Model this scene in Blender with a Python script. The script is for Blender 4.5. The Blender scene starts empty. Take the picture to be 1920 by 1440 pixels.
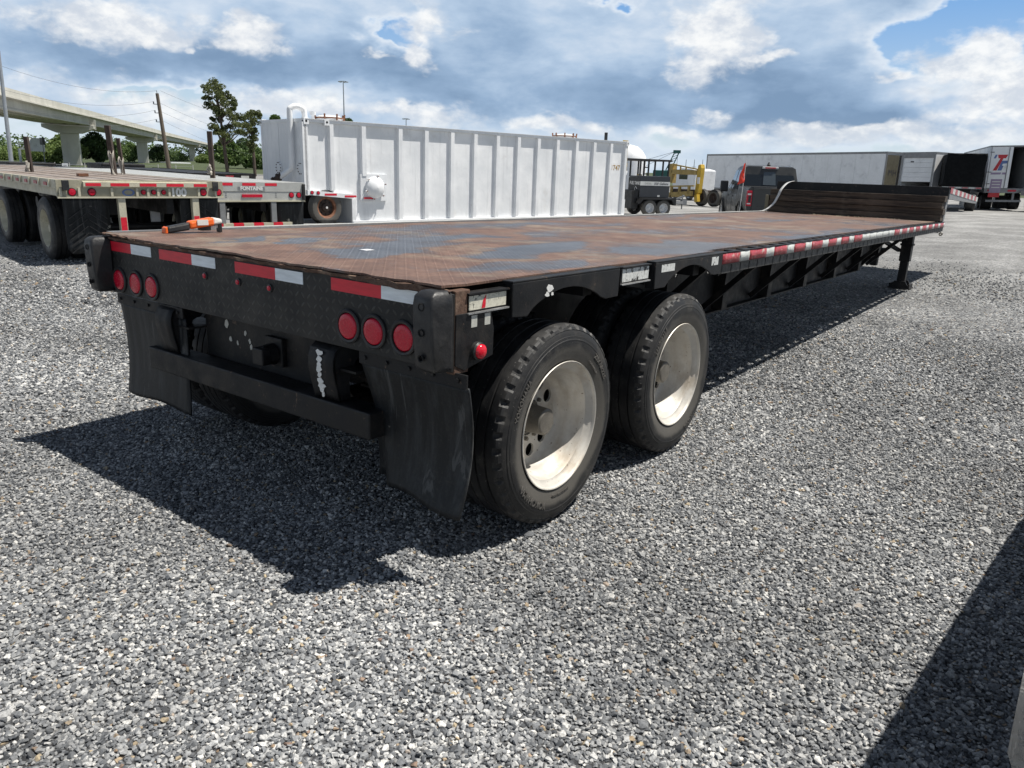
import bpy, bmesh, math, random
import numpy as np
from mathutils import Vector, Matrix, Euler
random.seed(7); rng = np.random.default_rng(7)
R = math.radians
S = bpy.context.scene
COL = S.collection
# ------------------------------------------------------------ camera
CX, CY, CZ = 1.8138, -2.0548, 1.6177
YAW, PITCH, ROLL, FPX = -0.63833, 0.27707, 0.03311, 1424.28
_F = Vector((math.sin(YAW)*math.cos(PITCH), math.cos(YAW)*math.cos(PITCH), -math.sin(PITCH)))
_R0 = Vector((math.cos(YAW), -math.sin(YAW), 0)); _U0 = _R0.cross(_F)
_R = math.cos(ROLL)*_R0 + math.sin(ROLL)*_U0; _U = -math.sin(ROLL)*_R0 + math.cos(ROLL)*_U0
cd = bpy.data.cameras.new('camera'); cam = bpy.data.objects.new('camera', cd); COL.objects.link(cam)
m = Matrix((_R, _U, -_F)).transposed().to_4x4(); m.translation = (CX, CY, CZ); cam.matrix_world = m
cd.sensor_width = 36; cd.lens = FPX/1920*36; cd.clip_start = .05; cd.clip_end = 6000
S.camera = cam
# ------------------------------------------------------------ sun and sky
SUN = Vector((.34, .31, 1.0)).normalized()
ld = bpy.data.lights.new('sun', 'SUN'); ld.energy = 5.0; ld.angle = R(.53); ld.color = (1, .955, .88)
sun = bpy.data.objects.new('sun', ld); COL.objects.link(sun)
sun.rotation_euler = SUN.to_track_quat('Z', 'Y').to_euler()
S.view_settings.view_transform = 'Standard'; S.view_settings.look = 'None'; S.view_settings.gamma = 1
S.view_settings.exposure = 0.42; S.view_settings.use_curve_mapping = False
S.render.resolution_x = 1024; S.render.resolution_y = 768
W = bpy.data.worlds.new('World'); S.world = W; W.use_nodes = True

class NT:
    """small helper for writing node trees"""
    def __init__(s, nt): s.nt = nt
    def n(s, t, **k):
        o = s.nt.nodes.new(t)
        for a, b in k.items(): setattr(o, a, b)
        return o
    def put(s, sock, v):
        if v is None: return
        if isinstance(v, bpy.types.NodeSocket): s.nt.links.new(v, sock)
        else:
            if sock.type == 'RGBA' and len(v) == 3: v = (*v, 1)
            sock.default_value = v
    def m(s, op, a, b=None, c=None, clamp=False):
        o = s.n('ShaderNodeMath', operation=op, use_clamp=clamp)
        for i, v in enumerate((a, b, c)): s.put(o.inputs[i], v) if v is not None else None
        return o.outputs[0]
    def v(s, op, a, b=None, out=0):
        o = s.n('ShaderNodeVectorMath', operation=op)
        s.put(o.inputs[0], a)
        if b is not None: s.put(o.inputs[1], b)
        return o.outputs[out]
    def xyz(s, x=0., y=0., z=0.):
        o = s.n('ShaderNodeCombineXYZ')
        for i, v in enumerate((x, y, z)): s.put(o.inputs[i], v)
        return o.outputs[0]
    def sep(s, v):
        o = s.n('ShaderNodeSeparateXYZ'); s.put(o.inputs[0], v); return o.outputs
    def noise(s, vec, scale, detail=4, rough=.5, dist=0, out=0, dim='3D'):
        o = s.n('ShaderNodeTexNoise', noise_dimensions=dim)
        s.put(o.inputs['Vector'], vec); o.inputs['Scale'].default_value = scale
        o.inputs['Detail'].default_value = detail; o.inputs['Roughness'].default_value = rough
        o.inputs['Distortion'].default_value = dist
        return o.outputs[out]
    def vor(s, vec, scale, feat='F1', rand=1):
        o = s.n('ShaderNodeTexVoronoi', feature=feat); s.put(o.inputs['Vector'], vec)
        o.inputs['Scale'].default_value = scale; o.inputs['Randomness'].default_value = rand
        return o.outputs
    def mr(s, v, a, b, c=0., d=1., smooth=True):
        o = s.n('ShaderNodeMapRange', interpolation_type='SMOOTHSTEP' if smooth else 'LINEAR')
        for i, x in enumerate((v, a, b, c, d)): s.put(o.inputs[i], x)
        return o.outputs[0]
    def mix(s, f, a, b, mode='MIX'):
        o = s.n('ShaderNodeMix', data_type='RGBA', blend_type=mode)
        s.put(o.inputs[0], f); s.put(o.inputs[6], a); s.put(o.inputs[7], b); return o.outputs[2]
    def ramp(s, f, stops, interp='LINEAR'):
        o = s.n('ShaderNodeValToRGB'); cr = o.color_ramp; cr.interpolation = interp
        while len(cr.elements) < len(stops): cr.elements.new(.5)
        for e, (p, c) in zip(cr.elements, stops): e.position = p; e.color = (*c, 1) if len(c) == 3 else c
        s.put(o.inputs[0], f); return o.outputs[0]

def ray(u, v):
    d = _F + (u-960)/FPX*_R - (v-720)/FPX*_U
    return d
def at(u, v, dist):
    """world point seen at photo pixel (u, v) at a horizontal distance"""
    d = ray(u, v); return Vector((CX, CY, CZ)) + d*(dist/math.hypot(d.x, d.y))

def build_sky():
    k = NT(W.node_tree); W.node_tree.nodes.clear()
    d = k.n('ShaderNodeTexCoord').outputs['Generated']
    x, y, z = k.sep(d)
    az = k.m('MULTIPLY', k.m('ARCTAN2', x, y), 57.2958)
    el = k.m('MULTIPLY', k.m('ARCSINE', z), 57.2958)
    base = k.xyz(az, el, 0.)
    sv = k.xyz(k.m('MULTIPLY', az, .055), k.m('MULTIPLY', el, .125), 0.)
    warp = k.noise(k.xyz(k.m('MULTIPLY', az, .25), k.m('MULTIPLY', el, .42), 4.), 1, 4, .55, out=1)
    w3 = k.v('SUBTRACT', warp, (.5, .5, .5))
    wb = k.v('ADD', base, k.v('MULTIPLY', w3, (9., 3.6, 0)))
    n1 = k.noise(sv, 2.0, 7, .52, .25)            # large masses
    n2 = k.noise(sv, 6.5, 9, .58, .15)               # billows
    T = k.m('ADD', k.m('MULTIPLY', k.m('SUBTRACT', n1, .5), .75), k.m('MULTIPLY', k.m('SUBTRACT', n2, .5), .30))
    T = k.m('ADD', T, .60)
    def ae(u, v):
        r_ = ray(u, v).normalized()
        return math.degrees(math.atan2(r_.x, r_.y)), math.degrees(math.asin(r_.z))
    def blob(u, v, ru, rv, vec=wb, soft=.0):
        a, e = ae(u, v); sc = 57.3/1424
        q = k.v('DIVIDE', k.v('SUBTRACT', vec, (a, e, 0)), (ru*sc, rv*sc, 1))
        return k.mr(k.v('LENGTH', q, out=1), 1.25, soft)
    for u, v, ru, rv, w in (
        (620, 120, 480, 100, .20), (1250, 200, 560, 95, .24), (350, 110, 420, 50, .16), (90, 150, 220, 50, .08),
        (1500, 110, 220, 150, .12), (950, 20, 260, 60, .10), (1600, 230, 380, 45, .20), (40, 60, 120, 60, .06),
        (760, 75, 60, 40, -.5), (1800, 70, 150, 55, -.62), (1910, 45, 110, 50, -.5), (1150, 5, 40, 18, -.3), (330, 190, 90, 30, -.28),
        (380, 185, 260, 26, -.24), (100, 245, 220, 28, -.22), (900, 235, 260, 35, -.13), (640, 175, 120, 30, -.18),
        (1250, 275, 420, 30, -.18), (1650, 290, 380, 26, -.22), (1830, 200, 150, 70, -.16), (960, 300, 1300, 12, -.14), (60, 290, 260, 20, -.2)):
        T = k.m('ADD', T, k.m('MULTIPLY', blob(u, v, ru, rv), w))
    # bright cumulus heads
    wm = None
    for u, v, ru, rv, s_ in ((215, 48, 150, 44, 1), (455, 62, 85, 34, 1), (360, 86, 26, 12, 1), (800, 50, 70, 50, .8), (770, 105, 60, 28, 1),
        (1335, 75, 105, 85, 1.1), (1440, 112, 40, 18, .8), (1840, 115, 120, 42, 1.1), (1790, 170, 80, 30, .6), (1660, 135, 28, 14, .8),
        (1870, 180, 100, 70, .9), (560, 190, 120, 34, .9), (700, 100, 20, 10, .5), (1330, 225, 60, 22, .7), (1600, 255, 160, 24, .9), (1400, 262, 140, 22, .7), (1800, 265, 160, 30, .8),
        (330, 215, 120, 34, .9), (150, 160, 180, 32, .5), (780, 215, 170, 26, .7), (1060, 240, 170, 22, .8), (1250, 260, 120, 18, .6)):
        b = k.m('MULTIPLY', blob(u, v, ru*1.2, rv*1.25), s_)
        wm = b if wm is None else k.m('MAXIMUM', wm, b)
    n3 = k.noise(k.xyz(k.m('MULTIPLY', az, .30), k.m('MULTIPLY', el, .48), 7.), 1.5, 9, .62, .3)
    wmask = k.mr(k.m('ADD', wm, k.m('MULTIPLY', k.m('SUBTRACT', n3, .5), 1.25)), .24, .84)
    sky = k.n('ShaderNodeTexSky', sky_type='NISHITA', sun_disc=False, sun_elevation=math.asin(SUN.z), sun_rotation=math.atan2(SUN.x, SUN.y), dust_density=.4, air_density=1.0, ozone_density=3.0)
    skyc = k.mix(.75, sky.outputs[0], k.mix(k.mr(el, 1., 13.), (4.2, 5.2, 6.1), (1.0, 2.7, 5.6)))
    # thick cloud: bright thin rims, blue grey undersides (radiances, ten times the display value)
    shade = k.ramp(T, [(.42, (6.0, 6.6, 7.2)), (.53, (4.9, 5.6, 6.5)), (.66, (3.5, 4.5, 5.8)), (.80, (2.4, 3.4, 4.8)), (.98, (1.6, 2.45, 3.7))])
    alpha = k.mr(T, .36, .50)
    c = k.mix(alpha, skyc, shade)
    wn = k.mr(k.noise(k.xyz(k.m('MULTIPLY', az, .5), k.m('MULTIPLY', el, .8), 2.), 1.1, 8, .6), .35, .68)
    white = k.mix(wn, (4.9, 5.3, 5.9), (7.6, 7.6, 7.5))
    c = k.mix(k.m('MULTIPLY', wmask, .9), c, white)
    # pale air low over the horizon
    hz = k.mr(el, 4.5, -.5)
    c = k.mix(k.m('MULTIPLY', hz, .5), c, (4.7, 5.5, 6.2))
    # unseen cloud overhead made darker to weaken the ambient light
    up = k.mr(el, 12.5, 27)
    c = k.mix(k.m('MULTIPLY', up, .95), c, k.mix(n2, (.42, .62, 1.05), (1.2, 1.5, 2.1)))
    dn = k.mr(el, 0., -4.)
    c = k.mix(dn, c, (1.6, 1.6, 1.6))
    bg = k.n('ShaderNodeBackground'); k.put(bg.inputs[0], c); bg.inputs[1].default_value = .1
    out = k.n('ShaderNodeOutputWorld'); k.nt.links.new(bg.outputs[0], out.inputs[0])
build_sky()

# ------------------------------------------------------------ materials
MATS = {}
def newmat(name):
    mt = bpy.data.materials.new(name); mt.use_nodes = True; nt = mt.node_tree; nt.nodes.clear()
    k = NT(nt); b = k.n('ShaderNodeBsdfPrincipled'); o = k.n('ShaderNodeOutputMaterial'); nt.links.new(b.outputs[0], o.inputs[0])
    MATS[name] = mt; k.b = b; k.pos = k.n('ShaderNodeTexCoord').outputs['Object']
    return mt, k
def bump(k, h, strength=.3, dist=.01):
    o = k.n('ShaderNodeBump'); o.inputs['Strength'].default_value = strength; o.inputs['Distance'].default_value = dist
    k.put(o.inputs['Height'], h); k.nt.links.new(o.outputs[0], k.b.inputs['Normal'])
def pm(name, col, rough=.6, metal=0., var=.2, scale=3., bmp=.15, bscale=60., spots=(), spec=.5, stretch=(1, 1, 1), coat=0):
    """painted / worn surface: base colour, slow tone changes, fine grain, spots of another colour"""
    if name in MATS: return MATS[name]
    mt, k = newmat(name)
    p = k.v('MULTIPLY', k.pos, stretch)
    c = k.mix(k.mr(k.noise(p, scale, 6, .6), .3, .7), tuple(x*(1-var) for x in col), tuple(min(1, x*(1+var)) for x in col))
    f = k.noise(p, scale*14, 4, .6)
    c = k.mix(k.mr(f, .3, .75), c, tuple(x*(1-var*.8) for x in col))
    rr = k.mr(k.noise(p, scale*3, 4, .6), .3, .7, max(.02, rough-.12), min(1, rough+.12))
    for (sc, lo, hi, scol, amt) in spots:
        msk = k.m('MULTIPLY', k.mr(k.noise(p, sc, 7, .62), lo, hi), amt)
        c = k.mix(msk, c, scol)
    k.put(k.b.inputs['Base Color'], c); k.put(k.b.inputs['Roughness'], rr)
    k.b.inputs['Metallic'].default_value = metal; k.b.inputs['Specular IOR Level'].default_value = spec
    k.b.inputs['Coat Weight'].default_value = coat
    if bmp: bump(k, k.noise(p, bscale, 5, .6), bmp, .004)
    return mt

def tread(k, s=.034):
    """raised lozenges of steel tread plate, alternating in direction; returns 0..1 height"""
    return None
def tread_height(k, vx, vy, s=.032):
    a = k.m('DIVIDE', vx, s); b = k.m('DIVIDE', vy, s)
    fa = k.m('FLOOR', a); fb = k.m('FLOOR', b)
    la = k.m('SUBTRACT', k.m('SUBTRACT', a, fa), .5); lb = k.m('SUBTRACT', k.m('SUBTRACT', b, fb), .5)
    par = k.m('SUBTRACT', k.m('MULTIPLY', k.m('PINGPONG', k.m('ADD', fa, fb), 1.), 2.), 1.)
    lb2 = k.m('MULTIPLY', lb, par)
    p = k.m('MULTIPLY', k.m('ADD', la, lb2), .7071); q = k.m('MULTIPLY', k.m('SUBTRACT', la, lb2), .7071)
    d = k.m('SQRT', k.m('ADD', k.m('POWER', k.m('DIVIDE', p, .43), 2.), k.m('POWER', k.m('DIVIDE', q, .15), 2.)))
    return k.mr(d, 1.1, .55)

def mats_special():
    # rusty steel tread plate deck
    mt, k = newmat('deck_steel')
    geo = k.n('ShaderNodeNewGeometry').outputs['Position']
    x, y, z = k.sep(geo)
    h = tread_height(k, x, y)
    wv = k.v('ADD', geo, k.v('MULTIPLY', k.v('SUBTRACT', k.noise(geo, 1.6, 5, .6, out=1), (.5, .5, .5)), (.75, 1.0, 0)))
    g1 = k.noise(k.v('MULTIPLY', wv, (1.25, .62, 1)), 1.15, 5, .55)
    msk = k.m('SUBTRACT', g1, .505)
    def el(cx, cy, rx, ry, w, rot=0):
        q = k.v('SUBTRACT', wv, (cx, cy, 0)); a, b, _ = k.sep(q)
        c_, s_ = math.cos(R(rot)), math.sin(R(rot))
        aa = k.m('DIVIDE', k.m('ADD', k.m('MULTIPLY', a, c_), k.m('MULTIPLY', b, s_)), rx)
        bb = k.m('DIVIDE', k.m('SUBTRACT', k.m('MULTIPLY', b, c_), k.m('MULTIPLY', a, s_)), ry)
        return k.m('MULTIPLY', k.mr(k.m('SQRT', k.m('ADD', k.m('POWER', aa, 2.), k.m('POWER', bb, 2.))), 1.2, .35), w)
    for e_ in ((-1.15, .62, .17, .55, .30, 20), (-1.95, .42, .07, .42, .32, 8), (-1.7, .65, .09, .55, .30, 14), (-.25, .85, .22, .5, .26, -10), (-.75, 1.7, .2, .9, .24, 10), (-1.5, 1.7, .16, .6, .22, 0),
               (-.6, .18, 1.6, .14, -.24, 2), (-1.9, .18, 1.2, .2, -.2, 0), (-.6, .75, .2, .35, -.22, 0), (-.95, 1.25, .18, .4, -.2, 8), (-.4, 2.6, .3, .9, .15, 4), (-2.1, 3.0, .3, 1.2, .15, 0), (-1.2, 4.6, .25, 1.4, .16, 0)):
        msk = k.m('ADD', msk, el(*e_))
    far = k.noise(k.v('MULTIPLY', wv, (1.5, .35, 1)), 1.3, 4, .5)
    msk = k.m('ADD', msk, k.m('MULTIPLY', k.m('SUBTRACT', far, .5), k.mr(y, 2., 6., 0., .9)))
    msk = k.m('ADD', msk, k.m('MULTIPLY', k.m('SUBTRACT', k.noise(k.v('MULTIPLY', wv, (9, 1.6, 1)), 1.6, 6, .65), .5), .42))
    m_ = k.mr(msk, -.07, .20)
    fine = k.noise(geo, 38, 5, .65)
    rust = k.mix(k.mr(k.noise(geo, 5, 6, .6), .3, .7), (.112, .060, .043), (.180, .104, .073))
    rust = k.mix(k.mr(k.noise(geo, 2.1, 5, .6), .5, .66), rust, (.22, .17, .125))
    steel = k.mix(k.mr(k.noise(geo, 3, 6, .6), .3, .7), (.058, .052, .052), (.125, .122, .128))
    steel = k.mix(k.mr(k.noise(k.v('MULTIPLY', geo, (1, .5, 1)), 2.6, 6, .7), .62, .72), steel, (.36, .40, .42))  # pale bluish streaks put glare into the steel colour
    c = k.mix(m_, rust, steel)
    c = k.mix(k.m('MULTIPLY', h, k.mr(m_, 0., 1., .42, .62)), c, k.mix(m_, (.31, .20, .15), (.44, .46, .50)))  # highlights on the raised lozenges painted in, whiter on steel
    c = k.mix(k.mr(fine, .35, .8, 0., .55), c, (.075, .045, .034))
    bl = k.mr(k.noise(geo, 6.5, 6, .65),   .32, .7, .80, 1.12); c = k.mix(1., c, k.xyz(bl, bl, bl), 'MULTIPLY')
    seam = k.m('ABSOLUTE', k.m('SUBTRACT', k.m('FRACT', k.m('DIVIDE', x, .61)), .5))
    k.put(k.b.inputs['Base Color'], c)
    k.put(k.b.inputs['Roughness'], k.mr(m_, 0., 1., .60, .32)); k.put(k.b.inputs['Metallic'], k.mr(m_, 0., 1., .05, .55))
    bump(k, k.m('ADD', h, k.m('MULTIPLY', fine, .35)), .8, .0022)
    # black painted tread plate of the rear panel
    mt, k = newmat('black_tread')
    geo = k.n('ShaderNodeNewGeometry').outputs['Position']; x, y, z = k.sep(geo)
    h = tread_height(k, x, z, .040)
    f = k.noise(geo, 9, 6, .6)
    c = k.mix(k.mr(f, .3, .7), (.005, .006, .007), (.016, .016, .016))
    c = k.mix(k.m('MULTIPLY', k.mr(k.noise(geo, 2.6, 6, .65), .40, .7), .55), c, (.046, .042, .036))
    c = k.mix(k.m('MULTIPLY', h, .65), c, (.052, .050, .044))
    c = k.mix(k.mr(k.noise(geo, 55, 3, .6), .70, .78), c, (.075, .06, .045))
    k.put(k.b.inputs['Base Color'], c); k.put(k.b.inputs['Roughness'], k.mr(f, .3, .7, .45, .7)); k.b.inputs['Specular IOR Level'].default_value = .35
    bump(k, k.m('ADD', h, k.m('MULTIPLY', k.noise(geo, 90, 4, .6), .3)), .6, .0022)
    # black paint with worn metal, dust
    mt, k = newmat('frame_black')
    g = k.n('ShaderNodeNewGeometry'); geo = g.outputs['Position']
    f = k.noise(geo, 7, 7, .65)
    c = k.mix(k.mr(f, .3, .7), (.0045, .005, .006), (.014, .014, .015))
    c = k.mix(k.m('MULTIPLY', k.mr(k.noise(geo, 3.4, 7, .7), .50, .72), .6), c, (.048, .040, .033))
    c = k.mix(k.mr(k.noise(geo, 23, 6, .7), .62, .70), c, (.085, .060, .045)); c = k.mix(k.mr(k.noise(k.v('MULTIPLY', geo, (1, 1, .5)), 6, 8, .75), .655, .68), c, (.11, .075, .055))
    k.put(k.b.inputs['Base Color'], c); k.put(k.b.inputs['Roughness'], k.mr(f, .3, .7, .40, .68)); k.b.inputs['Specular IOR Level'].default_value = .3
    bump(k, k.noise(geo, 70, 5, .65), .35, .003)
    # chipped white-on-black patches (old reflective decals)
    for nm, a, b_, sc in (('chipped_white', (.62, .63, .61), (.03, .03, .03), 17), ('chipped_cream', (.62, .60, .50), (.07, .07, .06), 13)):
        mt, k = newmat(nm); geo = k.n('ShaderNodeNewGeometry').outputs['Position']
        msk = k.mr(k.noise(geo, sc, 7, .7), .41, .45)
        k.put(k.b.inputs['Base Color'], k.mix(msk, b_, k.mix(k.mr(k.noise(geo, 60, 4), .4, .7), a, tuple(v*.75 for v in a))))
        k.b.inputs['Roughness'].default_value = .55
        bump(k, msk, .4, .002)
    # reflective tapes (rear: clean, side: worn)
    for nm, col, wear in (('tape_red', (.66, .014, .035), .0), ('tape_white', (.80, .86, .90), .0), ('worn_red', (.42, .045, .058), .55), ('worn_white', (.60, .61, .58), .6)):
        mt, k = newmat(nm); geo = k.n('ShaderNodeNewGeometry').outputs['Position']
        c = k.mix(k.mr(k.noise(k.v('MULTIPLY', geo, (1, 1, 6)), 9, 5, .6), .3, .7), col, tuple(v*.80 for v in col))
        if wear:
            c = k.mix(k.m('MULTIPLY', k.mr(k.noise(geo, 21, 6, .65), .56, .66), wear), c, (.52, .48, .40))
            c = k.mix(k.mr(k.noise(geo, 15, 6, .65), .68, .74), c, (.06, .05, .045))
        else:
            c = k.mix(k.mr(k.noise(geo, 30, 5, .7), .70, .8), c, tuple(v*.4 for v in col))
        k.put(k.b.inputs['Base Color'], c); k.b.inputs['Roughness'].default_value = .38
        if wear: bump(k, k.noise(geo, 12, 3, .6), .5, .02)
    # rubber mud flap
    mt, k = newmat('flap_rubber'); geo = k.n('ShaderNodeNewGeometry').outputs['Position']
    st = k.noise(k.v('MULTIPLY', geo, (9, 9, .9)), 2.2, 7, .65)
    c = k.mix(k.mr(st, .42, .75), (.006, .0075, .009), (.030, .033, .036))
    c = k.mix(k.m('MULTIPLY', k.mr(k.noise(k.v('MULTIPLY', geo, (7, 7, .7)), 1.7, 6, .7, .6), .59, .65), .55), c, (.095, .098, .098))
    c = k.mix(k.mr(k.noise(geo, 7, 3, .5), .725, .745), c, (.30, .29, .26))
    c = k.mix(k.m('MULTIPLY', k.mr(k.noise(geo, 60, 3, .7), .5, .8), .4), c, (.05, .045, .038))
    k.put(k.b.inputs['Base Color'], c); k.b.inputs['Roughness'].default_value = .52; k.b.inputs['Specular IOR Level'].default_value = .3
    bump(k, k.noise(geo, 22, 5, .6), .25, .006)
    # tyre rubber with dust
    mt, k = newmat('tyre_rubber')
    x, y, z = k.sep(k.pos); rr = k.m('SQRT', k.m('ADD', k.m('POWER', y, 2.), k.m('POWER', z, 2.)))
    ring = k.noise(k.xyz(0., 0., rr), 260, 2, .5)
    c = k.mix(k.mr(k.noise(k.pos, 4, 6, .65), .35, .7), (.007, .0075, .009), (.019, .0185, .018))
    c = k.mix(k.m('MULTIPLY', k.mr(ring, .45, .7), .35), c, (.040, .038, .035))
    low = k.mr(k.m('ADD', rr, k.m('MULTIPLY', k.noise(k.pos, 3.2, 4, .6), .10)), .435, .405)
    c = k.mix(k.m('MULTIPLY', low, .75), c, (.105, .098, .086))
    c = k.mix(k.m('MULTIPLY', k.mr(k.noise(k.pos, 9, 6, .7), .52, .7), .5), c, (.075, .070, .062))
    c = k.mix(k.mr(k.noise(k.pos, 90, 3), .69, .74), c, (.16, .15, .14))
    k.put(k.b.inputs['Base Color'], c); k.put(k.b.inputs['Roughness'], k.mr(k.noise(k.pos, 8, 4), .3, .7, .5, .75))
    bump(k, k.m('ADD', ring, k.noise(k.pos, 60, 4)), .3, .003)
    # cast alloy / dusty painted steel wheels
    mt, k = newmat('wheel_alloy')
    x, y, z = k.sep(k.pos); rr = k.m('SQRT', k.m('ADD', k.m('POWER', y, 2.), k.m('POWER', z, 2.)))
    c = k.mix(k.mr(k.noise(k.pos, 5, 6, .65), .35, .7), (.50, .475, .43), (.68, .655, .60))
    c = k.mix(k.m('MULTIPLY', k.mr(k.noise(k.v('MULTIPLY', k.pos, (1, .4, .4)), 9, 6, .65), .45, .75), .6), c, (.33, .25, .16))
    c = k.mix(k.mr(k.noise(k.pos, 55, 4, .6), .66, .72), c, (.16, .12, .09))
    k.put(k.b.inputs['Base Color'], c); k.b.inputs['Metallic'].default_value = .25
    k.put(k.b.inputs['Roughness'], k.mr(k.noise(k.pos, 9, 5), .3, .7, .42, .6))
    bump(k, k.noise(k.pos, 80, 4), .12, .002)
    # weathered timber
    mt, k = newmat('old_timber')
    gx = k.v('MULTIPLY', k.pos, (1.2, 14, 14))
    c = k.mix(k.mr(k.noise(gx, 2.2, 7, .65, .4), .3, .72), (.022, .016, .012), (.10, .072, .050))
    c = k.mix(k.m('MULTIPLY', k.mr(k.noise(k.pos, 2.5, 6, .7), .5, .72), .7), c, (.12, .10, .078))
    rn = k.n('ShaderNodeObjectInfo').outputs['Random']; rv = k.mr(rn, 0., 1., .55, 1.3, False)
    c = k.mix(1., c, k.xyz(rv, rv, rv), 'MULTIPLY')
    k.put(k.b.inputs['Base Color'], c); k.b.inputs['Roughness'].default_value = .85
    bump(k, k.noise(gx, 5, 6, .6), .7, .008)
    mt, k = newmat('wood_deck')
    x, y, z = k.sep(k.pos)
    gx = k.v('MULTIPLY', k.pos, (12, .8, 1))
    c = k.mix(k.mr(k.noise(gx, 2.4, 7, .65), .3, .72), (.12, .095, .078), (.29, .235, .20))
    c = k.mix(k.mr(k.noise(k.pos, .9, 6, .6), .45, .7), c, (.27, .25, .24))
    k.put(k.b.inputs['Base Color'], c); k.b.inputs['Roughness'].default_value = .8
    bump(k, k.noise(gx, 5, 5), .5, .006)
    # white painted tank steel: weathering runs and dusty bands
    mt, k = newmat('tank_white')
    x, y, z = k.sep(k.pos)
    c = k.mix(k.mr(k.noise(k.pos, .9, 6, .6), .35, .7), (.70, .715, .73), (.82, .825, .83))
    c = k.mix(k.m('MULTIPLY', k.mr(k.noise(k.v('MULTIPLY', k.pos, (5, 5, .35)), 1.4, 6, .65), .52, .75), .4), c, (.44, .45, .46))
    c = k.mix(k.m('MULTIPLY', k.mr(k.noise(k.pos, 1.5, 5, .6), .6, .75), .3), c, (.52, .49, .45))
    c = k.mix(k.mr(k.noise(k.v('MULTIPLY', k.pos, (3, 3, .5)), 5, 6, .65), .735, .76), c, (.30, .17, .10))
    c = k.mix(k.mr(k.noise(k.pos, 26, 5, .65), .70, .74), c, (.30, .27, .25))
    k.put(k.b.inputs['Base Color'], c); k.b.inputs['Roughness'].default_value = .5
    bump(k, k.noise(k.pos, 1.8, 3), .25, .06)
    # concrete of the overpass
    mt, k = newmat('concrete')
    c = k.mix(k.mr(k.noise(k.pos, .25, 7, .65), .3, .7), (.46, .45, .40), (.58, .565, .51))
    c = k.mix(k.m('MULTIPLY', k.mr(k.noise(k.v('MULTIPLY', k.pos, (1, 1, .15)), .9, 6, .65), .5, .75), .4), c, (.32, .31, .28))
    k.put(k.b.inputs['Base Color'], c); k.b.inputs['Roughness'].default_value = .85
    # foliage: tone changes from leaf to leaf
    for nm, a, b_ in (('leaf_broad', (.045, .085, .024), (.12, .185, .05)), ('leaf_dark', (.024, .052, .018), (.07, .115, .036)), ('needle_pine', (.045, .070, .022), (.125, .145, .050)), ('leaf_light', (.075, .12, .03), (.17, .23, .065))):
        mt, k = newmat(nm); g = k.n('ShaderNodeNewGeometry')
        r_ = g.outputs['Random Per Island']
        c = k.mix(r_, a, b_)
        c = k.mix(k.mr(k.noise(g.outputs['Position'], .35, 3), .4, .65, 0, .5), c, tuple(v*1.25 for v in b_))
        k.put(k.b.inputs['Base Color'], c); k.b.inputs['Roughness'].default_value = .65
        tr = k.n('ShaderNodeBsdfTranslucent'); k.put(tr.inputs[0], c)
        ms = k.n('ShaderNodeMixShader'); ms.inputs[0].default_value = .3
        k.nt.links.new(k.b.outputs[0], ms.inputs[1]); k.nt.links.new(tr.outputs[0], ms.inputs[2])
        k.nt.links.new(ms.outputs[0], [n for n in k.nt.nodes if n.type == 'OUTPUT_MATERIAL'][0].inputs[0])
    # loose stones: one tone per stone
    mt, k = newmat('stone')
    rnd = k.n('ShaderNodeObjectInfo').outputs['Random']
    geo = k.n('ShaderNodeNewGeometry').outputs['Position']
    c = k.ramp(rnd, STONE)
    c = k.mix(k.mr(k.noise(geo, 150, 4, .6), .3, .75), c, k.mix(.55, c, (.05, .05, .05)))
    patch = k.mr(k.noise(geo, .55, 5, .6), .36, .66, .76, 1.14)
    c = k.mix(1., c, k.xyz(patch, patch, patch), 'MULTIPLY')
    k.put(k.b.inputs['Base Color'], c); k.b.inputs['Roughness'].default_value = .8
    # gravel ground sheet
    mt, k = newmat('gravel_bed')
    geo = k.n('ShaderNodeNewGeometry').outputs['Position']
    vz = k.v('MULTIPLY', geo, (1, 1, 0))
    vo = k.n('ShaderNodeTexVoronoi'); k.put(vo.inputs['Vector'], vz); vo.inputs['Scale'].default_value = 42
    rc = k.sep(vo.outputs['Color'])[0]; dist = vo.outputs['Distance']
    c1 = k.ramp(rc, STONE)
    c1 = k.mix(k.mr(dist, .42, .75, 0, .85), c1, (.018, .018, .02))
    # coarse clumping keeps the far yard from going flat
    vo2 = k.n('ShaderNodeTexVoronoi'); k.put(vo2.inputs['Vector'], vz); vo2.inputs['Scale'].default_value = 19
    r2 = k.sep(vo2.outputs['Color'])[1]
    cdist = k.v('LENGTH', k.v('SUBTRACT', vz, (CX, CY, 0)), out=1)
    far = k.mr(cdist, 6., 22.)
    c2 = k.ramp(r2, [(0, (.17, .17, .17)), (.4, (.235, .235, .23)), (.75, (.30, .298, .29)), (1, (.40, .395, .38))])
    c = k.mix(k.m('MULTIPLY', far, .75), c1, c2)
    vfar = k.mr(cdist, 18., 60.)
    c = k.mix(k.m('MULTIPLY', vfar, .8), c, (.275, .272, .262))
    patch = k.mr(k.noise(geo, .55, 5, .6), .36, .66, .76, 1.14)
    trk = k.mr(k.noise(k.v('MULTIPLY', geo, (.5, .07, 1)), 1.1, 5, .6), .35, .7, .86, 1.12)
    pt = k.m('MULTIPLY', patch, trk)
    c = k.mix(1., c, k.xyz(pt, pt, pt), 'MULTIPLY')
    gr = k.m('MULTIPLY', k.mr(k.m('ADD', k.v('LENGTH', vz, out=1), k.m('MULTIPLY', k.noise(geo, .05, 3), 30.)), 118., 135.), 1.)
    c = k.mix(gr, c, k.mix(k.noise(geo, .4, 5), (.03, .05, .018), (.07, .085, .03)))
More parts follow.
